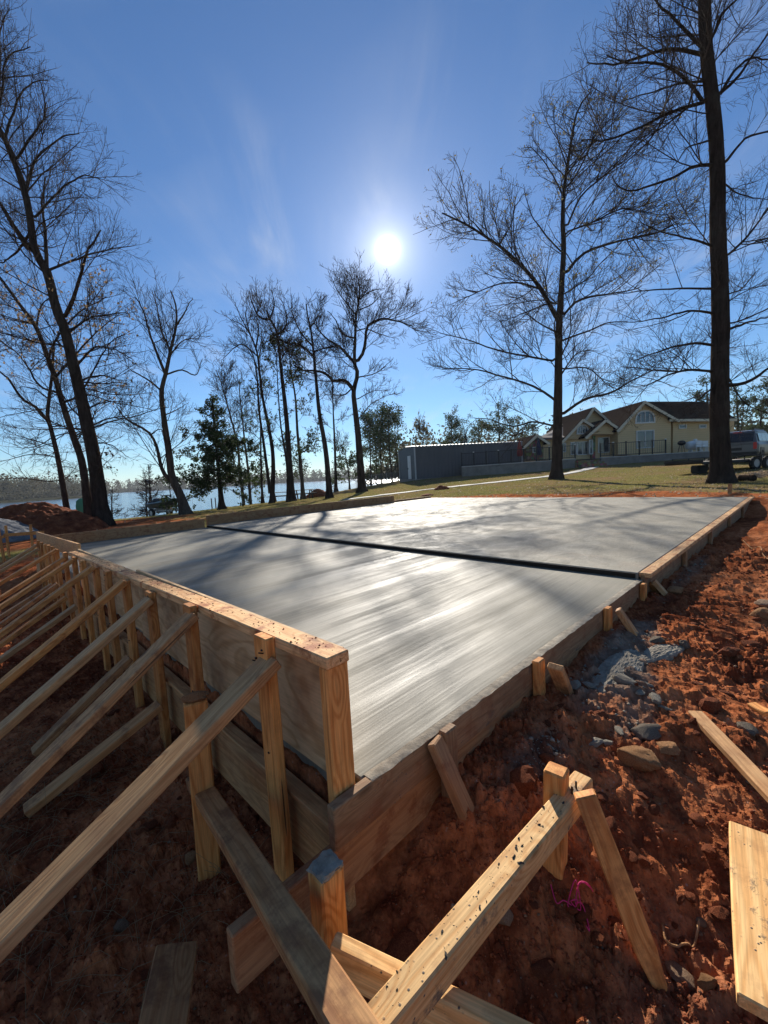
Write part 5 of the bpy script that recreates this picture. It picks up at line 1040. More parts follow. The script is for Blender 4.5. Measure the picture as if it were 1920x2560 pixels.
# ------------------------------------------------------------------ metal shed
def build_shed():
    t = MT('metal_siding'); p = t.obj(); s = t.new('SeparateXYZ'); t.L.new(p, s.inputs[0]); n = t.noise(p, .8, 4, .6)
    M['metal_siding'] = t.set(color=t.mix(n, (0.075, 0.080, 0.090), (0.100, 0.106, 0.118)), rough=.5, metal=.2)
    plain('metal_roof', (0.36, 0.37, 0.38), .5, .3)
    A_ = at(1041, 1200, 35.0); ang = math.radians(10); ux, uy = Vector((math.cos(ang), math.sin(ang), 0)), Vector((-math.sin(ang), math.cos(ang), 0)); z0 = gz(A_.x, A_.y) - .1
    L_, D, H1, H2 = 9.4, 6.0, 2.85, 3.03
    o = empty('metal_shed', (A_.x, A_.y, z0), 'long grey ribbed metal shed with pale roof edge', 'shed'); o.rotation_euler = (0, 0, ang)
    def ribbed(name, length, hfun, M4):
        bm = bmesh.new(); n = int(length / .075); prev = None
        for i in range(n + 1):
            x = length * i / n; off = .022 if (i % 4) in (0, 1) else 0.0; v0 = bm.verts.new((x, -off, 0)); v1 = bm.verts.new((x, -off, hfun(x)))
            if prev: bm.faces.new((prev[0], v0, v1, prev[1]))
            prev = (v0, v1)
        q = bm_obj(name, bm, M['metal_siding'], o); q.matrix_basis = M4; return q
    ribbed('side_wall', L_, lambda x: H1, Matrix.Identity(4)); ribbed('side_wall', L_, lambda x: H1, Matrix.Translation((L_, D, 0)) @ Matrix.Rotation(math.pi, 4, 'Z'))
    gab = lambda x: H1 + (H2 - H1) * (1 - abs(x - D / 2) / (D / 2))
    ribbed('end_wall', D, gab, Matrix.Translation((0, D, 0)) @ Matrix.Rotation(-math.pi / 2, 4, 'Z')); ribbed('end_wall', D, gab, Matrix.Translation((L_, 0, 0)) @ Matrix.Rotation(math.pi / 2, 4, 'Z'))
    for s in (0, 1):
        bm = bmesh.new(); y0, y1 = (-.12, D / 2) if s == 0 else (D + .12, D / 2); n = int((L_ + .2) / .15); prev = None; zz = H1 - (H2 - H1) * .12 / (D / 2)
        for i in range(n + 1):
            x = -.1 + (L_ + .2) * i / n; dz = .03 if i % 2 else 0
            q = [bm.verts.new((x, y0, zz + dz + .03)), bm.verts.new((x, y1, H2 + dz + .03)), bm.verts.new((x, y0, zz - .04))]
            if prev: bm.faces.new((prev[0], q[0], q[1], prev[1])); bm.faces.new((prev[2], q[2], q[0], prev[0]))
            prev = q
        bm_obj('roof', bm, M['metal_roof'], o)
    def bx(name, c, s, m, par=o):
        bm = bmesh.new(); add_box(bm, (0, 0, 0), s); q = bm_obj(name, bm, M[m], par); q.matrix_basis = Matrix.Translation(Vector(c)); return q
    for (x, y) in ((-.03, -.03), (L_ + .03, -.03), (-.03, D + .03)): bx('corner_trim', (x, y, H1 / 2), (.1, .1, H1), 'metal_roof')
    d = bx('door', (-.04, 2.0, 1.15), (.05, 1.0, 2.1), 'white_trim'); bx('handle', (-.05, .35, -.05), (.04, .06, .12), 'black_metal', d)
    bx('footing', (L_ / 2, -.06, .05), (L_ + .1, .1, .3), 'old_concrete'); bx('footing', (-.07, D / 2, .05), (.1, D, .3), 'old_concrete')
build_shed()
# ------------------------------------------------------------------ heaps of soil
def heap(name, c, rx, ry, h, mat, label, seed, yaw=0.0, n=70, sharp=1.15, rough=.16, skirt=.12, second=None):
    """mound with crumbled faces standing on the ground"""
    u = np.linspace(-1.15, 1.15, n); X, Y_ = np.meshgrid(u, u, indexing='ij'); r = np.hypot(X, Y_); rr = np.random.default_rng(seed); sx, sy = rr.uniform(0, 50, 2)
    prof = np.clip(1 - r, 0, 1) ** (1 / sharp) * (1 + .25 * fbm(X * 1.6 + sx, Y_ * 1.6 + sy, 3))
    if second: prof = np.maximum(prof, second[2] * np.clip(1 - np.hypot((X - second[0]) / second[3], (Y_ - second[1]) / second[3]), 0, 1) ** .9 * (1 + .2 * fbm(X * 2 + sy, Y_ * 2, 3)))
    edge = sstep(0, .25, prof)
    Z = h * prof + h * rough * edge * (np.abs(fbm(X * 4 + sx, Y_ * 4, 4)) + .5 * np.abs(fbm(X * 11 + sx, Y_ * 11, 3)) - .15)
    cx, sn = math.cos(yaw), math.sin(yaw); WX = c[0] + X * rx * cx - Y_ * ry * sn; WY = c[1] + X * rx * sn + Y_ * ry * cx
    Zg = ground_z(WX.ravel(), WY.ravel(), False).reshape(X.shape); WZ = Zg + Z - skirt * (1 - edge) * 1.2
    base = Vector((c[0], c[1], gz(c[0], c[1]))); V = np.stack([WX.ravel() - base.x, WY.ravel() - base.y, WZ.ravel() - base.z], 1); idx = np.arange(n * n).reshape(n, n)
    me = mesh_from(name, V, np.stack([idx[:-1, :-1], idx[1:, :-1], idx[1:, 1:], idx[:-1, 1:]], -1).reshape(-1, 4), M[mat], True); o = link(name, me, None, base); return tag(o, label, 'dirt pile')
c = at(75, 1330, 14.6); heap('dirt_pile', (c.x, c.y), 2.5, 1.6, 1.12, 'clay_pile', 'tall pile of red clay at the left edge below the leaning trees', 301, .2, 120, 1.5, .2, second=(.45, -.1, .62, .6))
c = at(-30, 1335, 13.2); heap('gravel_pile', (c.x, c.y), 1.6, 1.3, .86, 'grey_gravel', 'blue grey gravel pile at the left edge against the red clay pile', 302, 0, 90, 1.4, .08) if 'grey_gravel' in M else None
c = ong(792, 1243); heap('dirt_heap', (c.x, c.y + .4), 1.15, .9, .72, 'clay_pile', 'small dark soil heap at the foot of the curved grove tree', 303, 0, 60, 1.3)
c = ong(1104, 1224); heap('dirt_heap', (c.x, c.y), .45, .35, .24, 'clay_pile', 'low red soil mound beside the path on the lawn', 304, 0, 36, 1.6)
c = ong(1068, 1239); heap('dirt_heap', (c.x, c.y), .32, .25, .10, 'clay_pile', 'tiny red soil mound at the edge of the farther slab', 305, 0, 30, 1.6)
c = ong(215, 1322); heap('dirt_heap', (c.x - .2, c.y), .9, .6, .38, 'clay_pile', 'low red spoil heap between the clay pile and the largest trunk', 306, 0, 50, 1.4)

c = S(1.70, -.24); o = heap('cement_spill', (c.x, c.y), .32, .10, .024, 'cement_spill', 'crusted grey mass of spilled cement below the second stake', 310, math.radians(44), 110, 2.2, .55, .045); o['category'] = 'cement spill'
c = S(2.15, -.36); o = heap('cement_spill', (c.x, c.y), .26, .06, .016, 'cement_spill', 'thin streak of spilled cement running towards the narrow plank', 311, math.radians(30), 70, 2.2, .6, .03); o['category'] = 'cement spill'
# ------------------------------------------------------------------ layout boards at the left edge
def batter_boards():
    o0 = S(-2.2, 8.2, -.4); w = empty('batter_boards', (o0.x, o0.y, gz(o0.x, o0.y)), 'thin layout stakes with crossboards at the left edge beside the clay pile', 'stakes')
    for (t, f, Y) in (((76, 1311), (84, 1402), 9.1), ((14, 1314), (25, 1415), 9.3), ((-4, 1322), (16, 1425), 8.7)):
        bar('stake', at(*f, Y) - ZV * .25, at(*t, Y), .045, .03, M['pine'], w, up=(0, 1, 0), bevel=.002)
    bar('crossboard', at(10, 1338, 9.05), at(110, 1331, 9.0), .02, .07, M['pine'], w, bevel=.002); bar('crossboard', at(-30, 1362, 9.0), at(14, 1338, 9.2), .02, .06, M['pine'], w, bevel=.002)
batter_boards()
def layout_stake():
    c = ong(1823, 1236); o = bar('stake', (c.x, c.y, c.z - .2), (c.x + .02, c.y, c.z + .26), .09, .03, M['pine_muddy'], None, up=(0, 1, 0)); tag(o, 'short wooden stake beyond the far right corner of the slab', 'stake')
layout_stake()

# ------------------------------------------------------------------ lakeside things
plain('craft_dark', (0.03, 0.035, 0.035), .4); plain('craft_green', (0.12, 0.17, 0.15), .35); plain('green_plastic', (0.03, 0.20, 0.10), .5, 0, .4); plain('hull_white', (0.60, 0.62, 0.62), .3, 0, .5); plain('seat_black', (0.02, 0.02, 0.022), .6); plain('weathered_grey', (0.17, 0.15, 0.13), .9); plain('galvanised', (0.30, 0.31, 0.32), .45, .7); plain('red_lamp', (0.5, 0.02, 0.015), .3); plain('dark_wood', (0.06, 0.045, 0.035), .9)
def wheel(name, c, r, w_, parent, axis=Vector((0, 1, 0))):
    """tyre with a rim"""
    q = axis.to_track_quat('Z', 'Y').to_matrix().to_4x4(); bm = bmesh.new(); n = 24; prof = [(r * .62, w_ / 2), (r * .9, w_ / 2), (r, w_ * .32), (r, -w_ * .32), (r * .9, -w_ / 2), (r * .62, -w_ / 2)]; rings = []
    for k in range(n):
        a = 2 * math.pi * k / n; rings.append([bm.verts.new((x * math.cos(a), x * math.sin(a), z)) for x, z in prof])
    for k in range(n):
        a, b = rings[k], rings[(k + 1) % n]
        for j in range(len(prof) - 1): bm.faces.new((a[j], b[j], b[j + 1], a[j + 1]))
    t = bm_obj(name, bm, M['rubber'], parent, smooth=True); t.matrix_basis = rel(parent, Matrix.Translation(c) @ q)
    bm = bmesh.new(); bmesh.ops.create_cone(bm, segments=20, radius1=r * .63, radius2=r * .63, depth=w_ * .7, cap_ends=True); rm = bm_obj('rim', bm, M['galvanised'], t); rm.matrix_basis = Matrix.Identity(4)
    return t
def local(o):
    """matrix helper: place boxes in the thing's own frame"""
    def bx(name, c_, s, m, par=None, bev=0.0, rot=None):
        bm = bmesh.new(); add_box(bm, (0, 0, 0), s)
        if bev: bmesh.ops.bevel(bm, geom=bm.edges[:], offset=bev, segments=2, affect='EDGES')
        q = bm_obj(name, bm, M[m], par or o); mm = Matrix.Translation(Vector(c_)); q.matrix_basis = mm @ rot if rot else mm; return q
    return bx
def loft(secs, closed=True):
    bm = bmesh.new(); rings = [[bm.verts.new(p) for p in s] for s in secs]; n = len(secs[0])
    for a, b in zip(rings, rings[1:]):
        for k in range(n if closed else n - 1): bm.faces.new((a[k], b[k], b[(k + 1) % n], a[(k + 1) % n]))
    if closed: bm.faces.new(rings[0][::-1]); bm.faces.new(rings[-1])
    bmesh.ops.recalc_face_normals(bm, faces=bm.faces[:]); return bm
def placed(px, py, Y=None, az=0.0):
    c_ = ong(px, py) if Y is None else at(px, py, Y); c_.z = gz(c_.x, c_.y); return c_, math.pi / 2 - math.radians(az)   # local +x points along azimuth az
def build_lakeside():
    # watercraft on its trailer
    c_, rz = placed(410, 1277, 29.0, 118); t = empty('boat_trailer', c_, 'small two wheeled trailer under the watercraft', 'trailer', rz=rz); bx = local(t)
    for s in (-.38, .38): bx('frame_rail', (.1, s, .42), (2.5, .07, .08), 'galvanised'); bx('bunk', (-.1, s * .7, .52), (2.0, .12, .06), 'weathered_grey')
    bx('tongue', (1.75, 0, .40), (1.2, .07, .07), 'galvanised'); bx('axle', (-.35, 0, .3), (.07, 1.3, .07), 'black_metal'); bx('winch_post', (1.35, 0, .68), (.07, .07, .5), 'galvanised')
    for s in (-.66, .66): wheel('wheel', t.matrix_basis @ Vector((-.35, s, .3)), .29, .17, t, t.matrix_basis.to_3x3() @ Vector((0, 1, 0)))
    w = empty('watercraft', c_ + Vector((0, 0, .5)), 'dark green and white personal watercraft parked on the lake bank', 'watercraft', rz=rz); bx = local(w)
    def sec(x, hw, zk, zs): return [(x, -hw, zs), (x, -hw * .9, zs - .12), (x, -hw * .4, zk + .03), (x, 0, zk), (x, hw * .4, zk + .03), (x, hw * .9, zs - .12), (x, hw, zs)]
    bm_obj('hull', loft([sec(-1.3, .5, .08, .42), sec(-.6, .56, .06, .44), (sec(.3, .56, .06, .48)), sec(.95, .42, .12, .56), sec(1.4, .12, .34, .62)]), M['craft_dark'], w, smooth=False)
    def dk(x, hw, z0, z1): return [(x, -hw, z0), (x, -hw * .7, z1), (x, 0, z1 + .04), (x, hw * .7, z1), (x, hw, z0)]
    bm_obj('deck', loft([dk(-1.28, .46, .42, .46), dk(-.5, .5, .44, .5), dk(.2, .5, .48, .62), dk(.8, .4, .55, .74), dk(1.3, .14, .61, .66)]), M['craft_green'], w)
    bm_obj('seat', loft([dk(-1.05, .2, .46, .66), dk(-.7, .24, .48, .76), dk(-.1, .2, .5, .72), dk(.25, .16, .58, .78)]), M['seat_black'], w, smooth=True)
    bx('handlebar', (.32, 0, .95), (.06, .7, .05), 'seat_black'); bx('steering_column', (.4, 0, .82), (.12, .14, .28), 'seat_black', rot=Matrix.Rotation(-.4, 4, 'Y')); bx('rear_hatch', (-1.2, 0, .52), (.3, .5, .1), 'seat_black', bev=.03)
    # long utility trailer
    c_, rz = placed(592, 1256, 34.0, 82); t = empty('utility_trailer', c_, 'long low utility trailer with raised tailgate bars by the water', 'trailer', rz=rz); bx = local(t)
    for s in (-.6, .6): bx('frame_rail', (0, s, .48), (3.6, .08, .1), 'black_metal')
    for k in range(7): bx('crossbar', (-1.7 + k * .57, 0, .47), (.06, 1.2, .06), 'black_metal')
    bx('tongue', (2.1, 0, .45), (.9, .09, .09), 'black_metal'); bx('tail_post', (-1.78, -.6, .95), (.07, .07, .95), 'black_metal'); bx('tail_post', (-1.78, .6, .95), (.07, .07, .95), 'black_metal'); bx('axle', (-.9, 0, .3), (.07, 1.4, .07), 'black_metal')
    for x in (-.95, 1.05):
        for s in (-.72, .72): wheel('wheel', t.matrix_basis @ Vector((x, s, .32)), .33, .18, t, t.matrix_basis.to_3x3() @ Vector((0, 1, 0)))
    # picnic tables
    for px, py, lab in ((702, 1236, 'dark picnic table left of the thickest grove stem'), (758, 1232, 'dark picnic table behind the small soil heap')):
        c_, rz = placed(px, py, 35.5, 95); t = empty('picnic_table', c_, lab, 'picnic table', 'picnic tables by the lake', rz=rz); bx = local(t)
        for k in range(5): bx('top_plank', (0, -.3 + k * .15, .76), (1.9, .14, .045), 'dark_wood')
        for s in (-.68, .68):
            bx('bench_plank', (0, s, .45), (1.9, .26, .05), 'dark_wood')
        for x in (-.65, .65):
            for s in (-1, 1): bx('leg', (x, s * .42, .37), (.09, .09, .86), 'dark_wood', rot=Matrix.Rotation(s * .42, 4, 'X'))
            bx('bearer', (x + .05, 0, .42), (.05, 1.5, .1), 'dark_wood')
    # wire fence at the bank
    P = [at(566, 1246, 40), at(655, 1240, 43), at(775, 1222, 44), at(850, 1214, 45), at(930, 1206, 46), at(1004, 1198, 46)]
    o = empty('wire_fence', (P[2].x, P[2].y, gz(P[2].x, P[2].y)), 'thin wire fence with slim posts along the lake bank', 'fence')
    Q = []
    for p, q in zip(P, P[1:]): Q += [p + (q - p) * t for t in (0, .5)]
    Q = [Vector((p.x, p.y, gz(p.x, p.y))) for p in Q + [P[-1]]]
    for p in Q: bar('post', p - ZV * .2, p + ZV * 1.15, .05, .05, M['galvanised'], o, up=(1, 0, 0), bevel=0, nseg=1)
    for p, q in zip(Q, Q[1:]):
        bm = bmesh.new()
        for k in range(8):
            z = .1 + k * .145; d = q - p; mid = (p + q) / 2 + ZV * z - o.location; X = d.normalized(); rot = X.to_track_quat('X', 'Z').to_matrix().to_4x4(); add_box(bm, mid, (d.length, .012, .012), rot)
        for k in range(1, 14): add_box(bm, p + (q - p) * (k / 14) + ZV * .6 - o.location, (.012, .012, 1.05))
        g = bm_obj('wire_panel', bm, M['galvanised'], o); g['kind'] = 'stuff'
    # covered docks at the right end of the water
    for px, py, L_, lab in ((944, 1204, 3.0, 'pale roofed boat dock behind the wide crowned tree'), (985, 1200, 2.2, 'second low boat dock roof close to the shed')):
        c_ = at(px, py, 58); t = empty('boat_dock', (c_.x, c_.y, LAKE_Z), lab, 'dock', 'covered docks'); bx = local(t); zr = 1.9
        for k in (-1, 1): bx('roof', (0, k * .8, zr + .25), (L_, 1.75, .06), 'metal_roof', rot=Matrix.Rotation(-k * .25, 4, 'X'))
        for x in (-L_ / 2 + .15, 0, L_ / 2 - .15):
            for y in (-1.3, 1.3): bx('post', (x, y, .4), (.14, .14, 3.0), 'dark_wood')
        bx('deck', (0, -1.2, .5), (L_ + 1.4, .9, .12), 'dark_wood'); bx('deck', (0, 1.2, .5), (L_ + .4, .7, .12), 'dark_wood')
    # nest boxes on poles in the shallows
    for px, lab, py in ((374, 'nest box on a pole left of the watercraft', 1210), (423, 'nest box on a pole right of the watercraft', 1208)):
        p = at(px, py, 36); o = empty('nest_box', (p.x, p.y, LAKE_Z - .3), lab, 'nest box', 'nest boxes in the shallows'); bar('pole', (p.x, p.y, LAKE_Z - .4), (p.x, p.y, p.z), .06, .06, M['weathered_grey'], o, up=(1, 0, 0), bevel=0)
        box('box', (p.x, p.y, p.z + .14), (.42, .34, .3), M['weathered_grey'], o); bar('lid', (p.x - .28, p.y, p.z + .31), (p.x + .28, p.y, p.z + .34), .46, .03, M['galvanised'], o, bevel=0)
    # green plastic craft stood on end behind the leaning trunks
    p = at(212, 1303, 21); p.z = gz(p.x, p.y); o = empty('green_boat', p, 'green plastic boat stood on end behind the leaning trunks', 'boat')
    def gs(z, hw, d): return [(-hw, 0, z), (-hw * .8, -d * .7, z), (0, -d, z), (hw * .8, -d * .7, z), (hw, 0, z), (hw * .8, .03, z), (0, .05, z), (-hw * .8, .03, z)]
    bm_obj('hull', loft([gs(-.1, .24, .12), gs(.3, .31, .2), gs(.9, .32, .22), gs(1.15, .27, .18), gs(1.27, .12, .08)]), M['green_plastic'], o); q = local(o)('rim', (0, .07, .55), (.5, .03, 1.1), 'green_plastic', bev=.01)
build_lakeside()

# ------------------------------------------------------------------ flat trailer and parked vehicle on the lawn
plain('silver_paint', (0.12, 0.122, 0.125), .35, .5, .5, .05); plain('plywood_deck', (0.42, 0.36, 0.27), .8); plain('tinted_glass', (0.008, 0.009, 0.010), .06, 0, .7)
def build_vehicles():
    c_, rz = placed(1800, 1178, 20.0, 78); t = empty('flat_trailer', c_, 'low flat equipment trailer with plywood deck behind the largest straight trunk', 'trailer', rz=rz); bx = local(t)
    for s in (-.95, .95):
        bx('side_rail', (0, s, .42), (4.2, .07, .10), 'black_metal'); bx('top_rail', (.2, s, .66), (3.8, .035, .035), 'black_metal')
        for k in range(5): bx('upright', (-1.7 + k * .95, s, .55), (.035, .035, .22), 'black_metal')
        bx('fender', (1.0, s * 1.13, .66), (1.6, .3, .04), 'black_metal'); bx('tail_lamp', (2.12, s * .85, .46), (.06, .18, .1), 'red_lamp')
        for x in (.65, 1.35): wheel('wheel', t.matrix_basis @ Vector((x, s * 1.13, .29)), .30, .18, t, t.matrix_basis.to_3x3() @ Vector((0, 1, 0)))
    for k in range(9): bx('deck_plank', (-1.9 + k * .47, 0, .475), (.455, 1.8, .04), 'plywood_deck')
    bx('end_gate', (-2.12, 0, .52), (.05, 1.95, .14), 'black_metal'); bx('support_block', (-1.55, -.3, .15), (.5, .45, .36), 'rubber', bev=.04)
    c_, rz = placed(1868, 1150, 26.0, 52); v = empty('parked_vehicle', c_, 'silver sport utility vehicle seen from behind at the right edge', 'car', rz=rz); bx = local(v)
    def lo(x, hw, z0, z1): return [(x, -hw * .93, z0), (x, -hw, z0 + .22), (x, -hw, z1 - .12), (x, -hw * .95, z1), (x, hw * .95, z1), (x, hw, z1 - .12), (x, hw, z0 + .22), (x, hw * .93, z0)]
    bm_obj('body', loft([lo(-2.45, .88, .5, 1.05), lo(-2.3, .96, .38, 1.12), lo(-1, .97, .34, 1.12), lo(1, .97, .34, 1.1), lo(1.6, .96, .34, 1.05), lo(2.3, .92, .4, 1.0), lo(2.5, .8, .5, .9)]), M['silver_paint'], v)
    def cb(x, hw0, z0, hw1, z1): return [(x, -hw0, z0), (x - 0, -hw1, z1 - .06), (x, -hw1 * .9, z1), (x, hw1 * .9, z1), (x, hw1, z1 - .06), (x, hw0, z0)]
    bm_obj('cabin', loft([cb(-2.42, .9, 1.08, .84, 1.16), cb(-2.18, .9, 1.1, .76, 1.80), cb(-1.6, .92, 1.1, .77, 1.86), cb(.2, .92, 1.1, .77, 1.86), cb(.55, .92, 1.1, .78, 1.80), cb(1.25, .9, 1.08, .82, 1.14)]), M['silver_paint'], v)
    R_ = Matrix.Rotation(.36, 4, 'Y'); bx('rear_window', (-2.335, 0, 1.45), (.02, 1.42, .52), 'tinted_glass', rot=R_); bx('brake_lamp', (-2.28, 0, 1.76), (.05, .4, .04), 'red_lamp'); bx('tailgate', (-2.47, 0, .82), (.03, 1.5, .36), 'silver_paint', bev=.01); bx('licence_recess', (-2.49, 0, .80), (.02, .5, .16), 'black_metal'); bx('bumper', (-2.5, 0, .52), (.16, 1.84, .2), 'black_metal', bev=.03)
    for s in (-1, 1):
        bx('tail_lamp', (-2.46, s * .82, .95), (.08, .16, .38), 'red_lamp', bev=.02); bx('roof_rail', (-.8, s * .66, 1.9), (2.4, .05, .05), 'black_metal'); bx('mirror', (.75, s * 1.05, 1.18), (.12, .2, .16), 'black_metal', bev=.03)
        for x0, x1 in ((-2.0, -1.2), (-1.15, -.25), (-.2, .55)): bx('side_window', ((x0 + x1) / 2, s * .862, 1.43), (x1 - x0, .02, .46), 'tinted_glass', rot=Matrix.Rotation(s * .22, 4, 'X'))
        for x in (-1.5, 1.55):
            bx('wheel_arch', (x, s * .955, .60), (.95, .06, .52), 'black_metal', bev=.02); wheel('wheel', v.matrix_basis @ Vector((x, s * .88, .36)), .37, .24, v, v.matrix_basis.to_3x3() @ Vector((0, 1, 0)))
    # cut log beside the trunk
    a, b = ong(1846, 1203), ong(1890, 1203); o = tag(bar('log', a + ZV * .1, b + ZV * .1, .2, .2, M['bark'], None, bevel=.06, nseg=6), 'short dark log lying right of the largest straight trunk', 'log')
build_vehicles()

# ------------------------------------------------------------------ rocks, clods, string, litter, grass
def rock_mesh(seed, sub=2, jag=.35, flat=.75):
    g = np.random.default_rng(seed); bm = bmesh.new(); bmesh.ops.create_icosphere(bm, subdivisions=sub, radius=1); s = g.uniform(0, 60, 3); st = np.array([g.uniform(.75, 1.3), g.uniform(.7, 1.1), flat * g.uniform(.8, 1.2)])
    co = np.array([v.co[:] for v in bm.verts]); n = fbm(co[:, 0] * 1.1 + s[0] + co[:, 2] * .7, co[:, 1] * 1.1 + s[1] - co[:, 2] * .5, 3); n2 = np.abs(fbm(co[:, 0] * 2.7 + s[2], co[:, 1] * 2.7 + co[:, 2] * 2.1, 2))
    n3 = np.abs(fbm(co[:, 0] * 6.1 + s[1] + co[:, 2] * 4, co[:, 1] * 6.1 - co[:, 2] * 5, 2)); co = co * (1 + jag * n + jag * .9 * n2 + jag * .35 * n3)[:, None]; 
    for q in range(9):
        pn = nrm(g.normal(size=(1, 3)))[0]; ex = co @ pn - g.uniform(.62, .9); co = co - np.maximum(ex, 0)[:, None] * pn * .85
    co = co * st
    for v, c_ in zip(bm.verts, co): v.co = c_
    me = bpy.data.meshes.new('rock'); bm.to_mesh(me); bm.free(); me.polygons.foreach_set('use_smooth', np.full(len(me.polygons), sub > 3)); return me
def build_rocks():
    def rock(name, px, py, size, mat, label, seed, sub=3, yaw=0, st=(1, 1, 1), sink=.3, group=None, jag=.35):
        c_ = ong(px, py); me = rock_mesh(seed, sub, jag); me.materials.append(M[mat]); o = link(name, me); o.location = (c_.x, c_.y, gz(c_.x, c_.y) + size * st[2] * (.38 - sink * .6)); o.scale = (size * st[0], size * st[1], size * st[2]); o.rotation_euler = (0, 0, yaw); return tag(o, label, 'rock', group)
    rock('rock', 1592, 1898, .062, 'clay_rock', 'large gold brown rock in the middle of the clay bank', 401, 4, .9, (.8, 1.35, .8), .15)
    rock('rock', 1668, 1888, .045, 'clay_rock', 'rounded brown rock just right of the large gold brown one', 402, 3)
    rock('rock', 1618, 1842, .05, 'grey_lump', 'dark grey cement lump above the large gold brown rock', 403, 3, .3, (1.4, .9, .8))
    rock('rock', 1904, 1543, .075, 'clay_rock', 'pinkish round rock at the right edge below the slab corner', 404, 3, .2)
    rock('rock', 1912, 1528, .055, 'pale_stone', 'pale flat rock resting on the pinkish rock at the right edge', 405, 3, .5, (1.2, 1, .7), -1.4)
    rock('rock', 1690, 1490, .055, 'clay_rock', 'tapered tan rock lying in the form shadow', 406, 3, .4, (1.6, .8, .8))
    rock('rock', 1640, 1611, .050, 'grey_lump', 'pale grey cement lump below the third kicker', 407, 3, .4, (1.3, .9, .8))
    rock('rock', 1712, 1624, .04, 'grey_lump', 'dark grey stone in the sunlit clay right of the third kicker', 408, 3)
    rock('rock', 1600, 1657, .032, 'pale_stone', 'small pale stone at the edge of the cement spill', 409, 2)
    rock('rock', 1820, 1650, .055, 'clay', 'wide red clay clod in the sunlit dirt', 410, 3, .2, (1.5, .9, .6))
    rock('rock', 1880, 1625, .05, 'clay', 'red clay clod near the right edge in sunlight', 411, 3)
    rock('rock', 1780, 1790, .055, 'clay', 'red clod left of the narrow grey plank', 412, 3)
    rock('rock', 1865, 1835, .04, 'grey_lump', 'grey lump on the clay right of the narrow plank', 413, 3, 0, (1, 1, .7))
    rock('rock', 1497, 1800, .045, 'clay', 'red clay lump under the cement lumps', 414, 3, .4, (1.4, .8, .7))
    rock('rock', 1700, 2440, .030, 'pale_stone', 'bluish pale stone in the shade of the raking stake', 415, 3, .5, (1, 1.4, .7))
    rock('rock', 1770, 2518, .024, 'clay_rock', 'tan pebble left of the wide cement smeared board', 416, 2); rock('rock', 1752, 2322, .016, 'pale_stone', 'small pale pebble left of the wide board', 417, 2)
    rock('rock', 235, 1945, .06, 'clay', 'round clod in the dark pit under the second brace', 418, 3); rock('rock', 200, 1935, .05, 'clay', 'dark clod at the foot of the second brace', 419, 3); rock('rock', 148, 1987, .03, 'pale_stone', 'pale flat stone in the dark pit at the left', 420, 2, .4, (1, 1.5, .5))
    rock('rock', 303, 2350, .026, 'pale_stone', 'small grey stone above the lower left board', 421, 2); rock('rock', 480, 2168, .03, 'clay_rock', 'pale clod in the dark dirt left of the diagonal board', 422, 2); rock('rock', 430, 2075, .03, 'clay', 'dark pebble beneath the nearest brace', 423, 2)
    rock('rock', 1262, 2360, .030, 'pale_stone', 'whitish stone in the shade right of the beam', 424, 2); rock('rock', 1012, 2420, .05, 'clay', 'sunlit crumbled clod between the cross piece and the beam', 425, 3, jag=.6); rock('rock', 1310, 1990, .06, 'clay', 'rounded clay lump left of the pale square stake', 426, 3, jag=.5)
    # clod balanced on the rear stake
    c2 = plane(488, 1748, 'b', .66); me = rock_mesh(430, 3, .5); me.materials.append(M['clay_rock']); o = link('clod', me); o.location = c2 + ZV * .012; o.scale = (.040, .034, .034); tag(o, 'clay clod sitting on top of the rear stake', 'clod')
    # cement lumps spilled beside the form
    me = [rock_mesh(440 + k, 3, .55, .7) for k in range(4)]
    for m_ in me: m_.materials.append(M['cement_spill'])
    g = np.random.default_rng(44)
    for k in (0, 3, 5, 9, 10, 11, 12, 13, 14, 15):
        px, py = ((1468, 1722), (1500, 1716), (1530, 1724), (1560, 1720), (1545, 1738), (1440, 1728), (1588, 1712), (1475, 1738), (1515, 1700), (1610, 1722), (1640, 1760), (1660, 1782), (1600, 1752), (1490, 1850), (1520, 1862), (1548, 1846))[k]
        c_ = ong(px, py); s = g.uniform(.03, .05) if k < 9 else g.uniform(.018, .032); o = link('cement_lump', me[k % 4]); o.location = (c_.x, c_.y, gz(c_.x, c_.y) + s * .2); o.scale = (s * g.uniform(.9, 1.5), s, s * .7); o.rotation_euler = (0, 0, g.uniform(0, 6)); tag(o, 'rough grey lump of spilled cement on the clay beside the low edge form', 'cement lump', 'cement lumps spilled beside the form')
    # medium clods everywhere on the bare earth
    ms = [rock_mesh(460 + k, 2, .75, .8) for k in range(5)]
    for i, m_ in enumerate(ms): m_.materials.append(M['clay'])
    k = 0
    while k < 110:
        py = g.uniform(1270, 2540) if k < 80 else g.uniform(1700, 2540); px = g.uniform(1330, 1915) if k < 80 else g.uniform(10, 520)
        c_ = ong(px, py); a, b = ab(c_.x, c_.y)
        if (b > -.1 and a > -.2) or c_.y > 9: continue
        s = g.uniform(.010, .022) * (1 + .10 * c_.length); o = link('clay_clod', ms[k % 5]); o.location = (c_.x, c_.y, gz(c_.x, c_.y) + s * .05); o.scale = (s * g.uniform(.8, 1.5), s, s * g.uniform(.6, .9)); o.rotation_euler = (0, 0, g.uniform(0, 6)); k += 1
        if k <= 80: tag(o, 'small loose clod of red clay on the churned earth right of the slab', 'clod', 'clods on the churned earth right of the slab')
        else: tag(o, 'small dark clod in the shaded pit under the braces', 'clod', 'clods in the shaded pit')
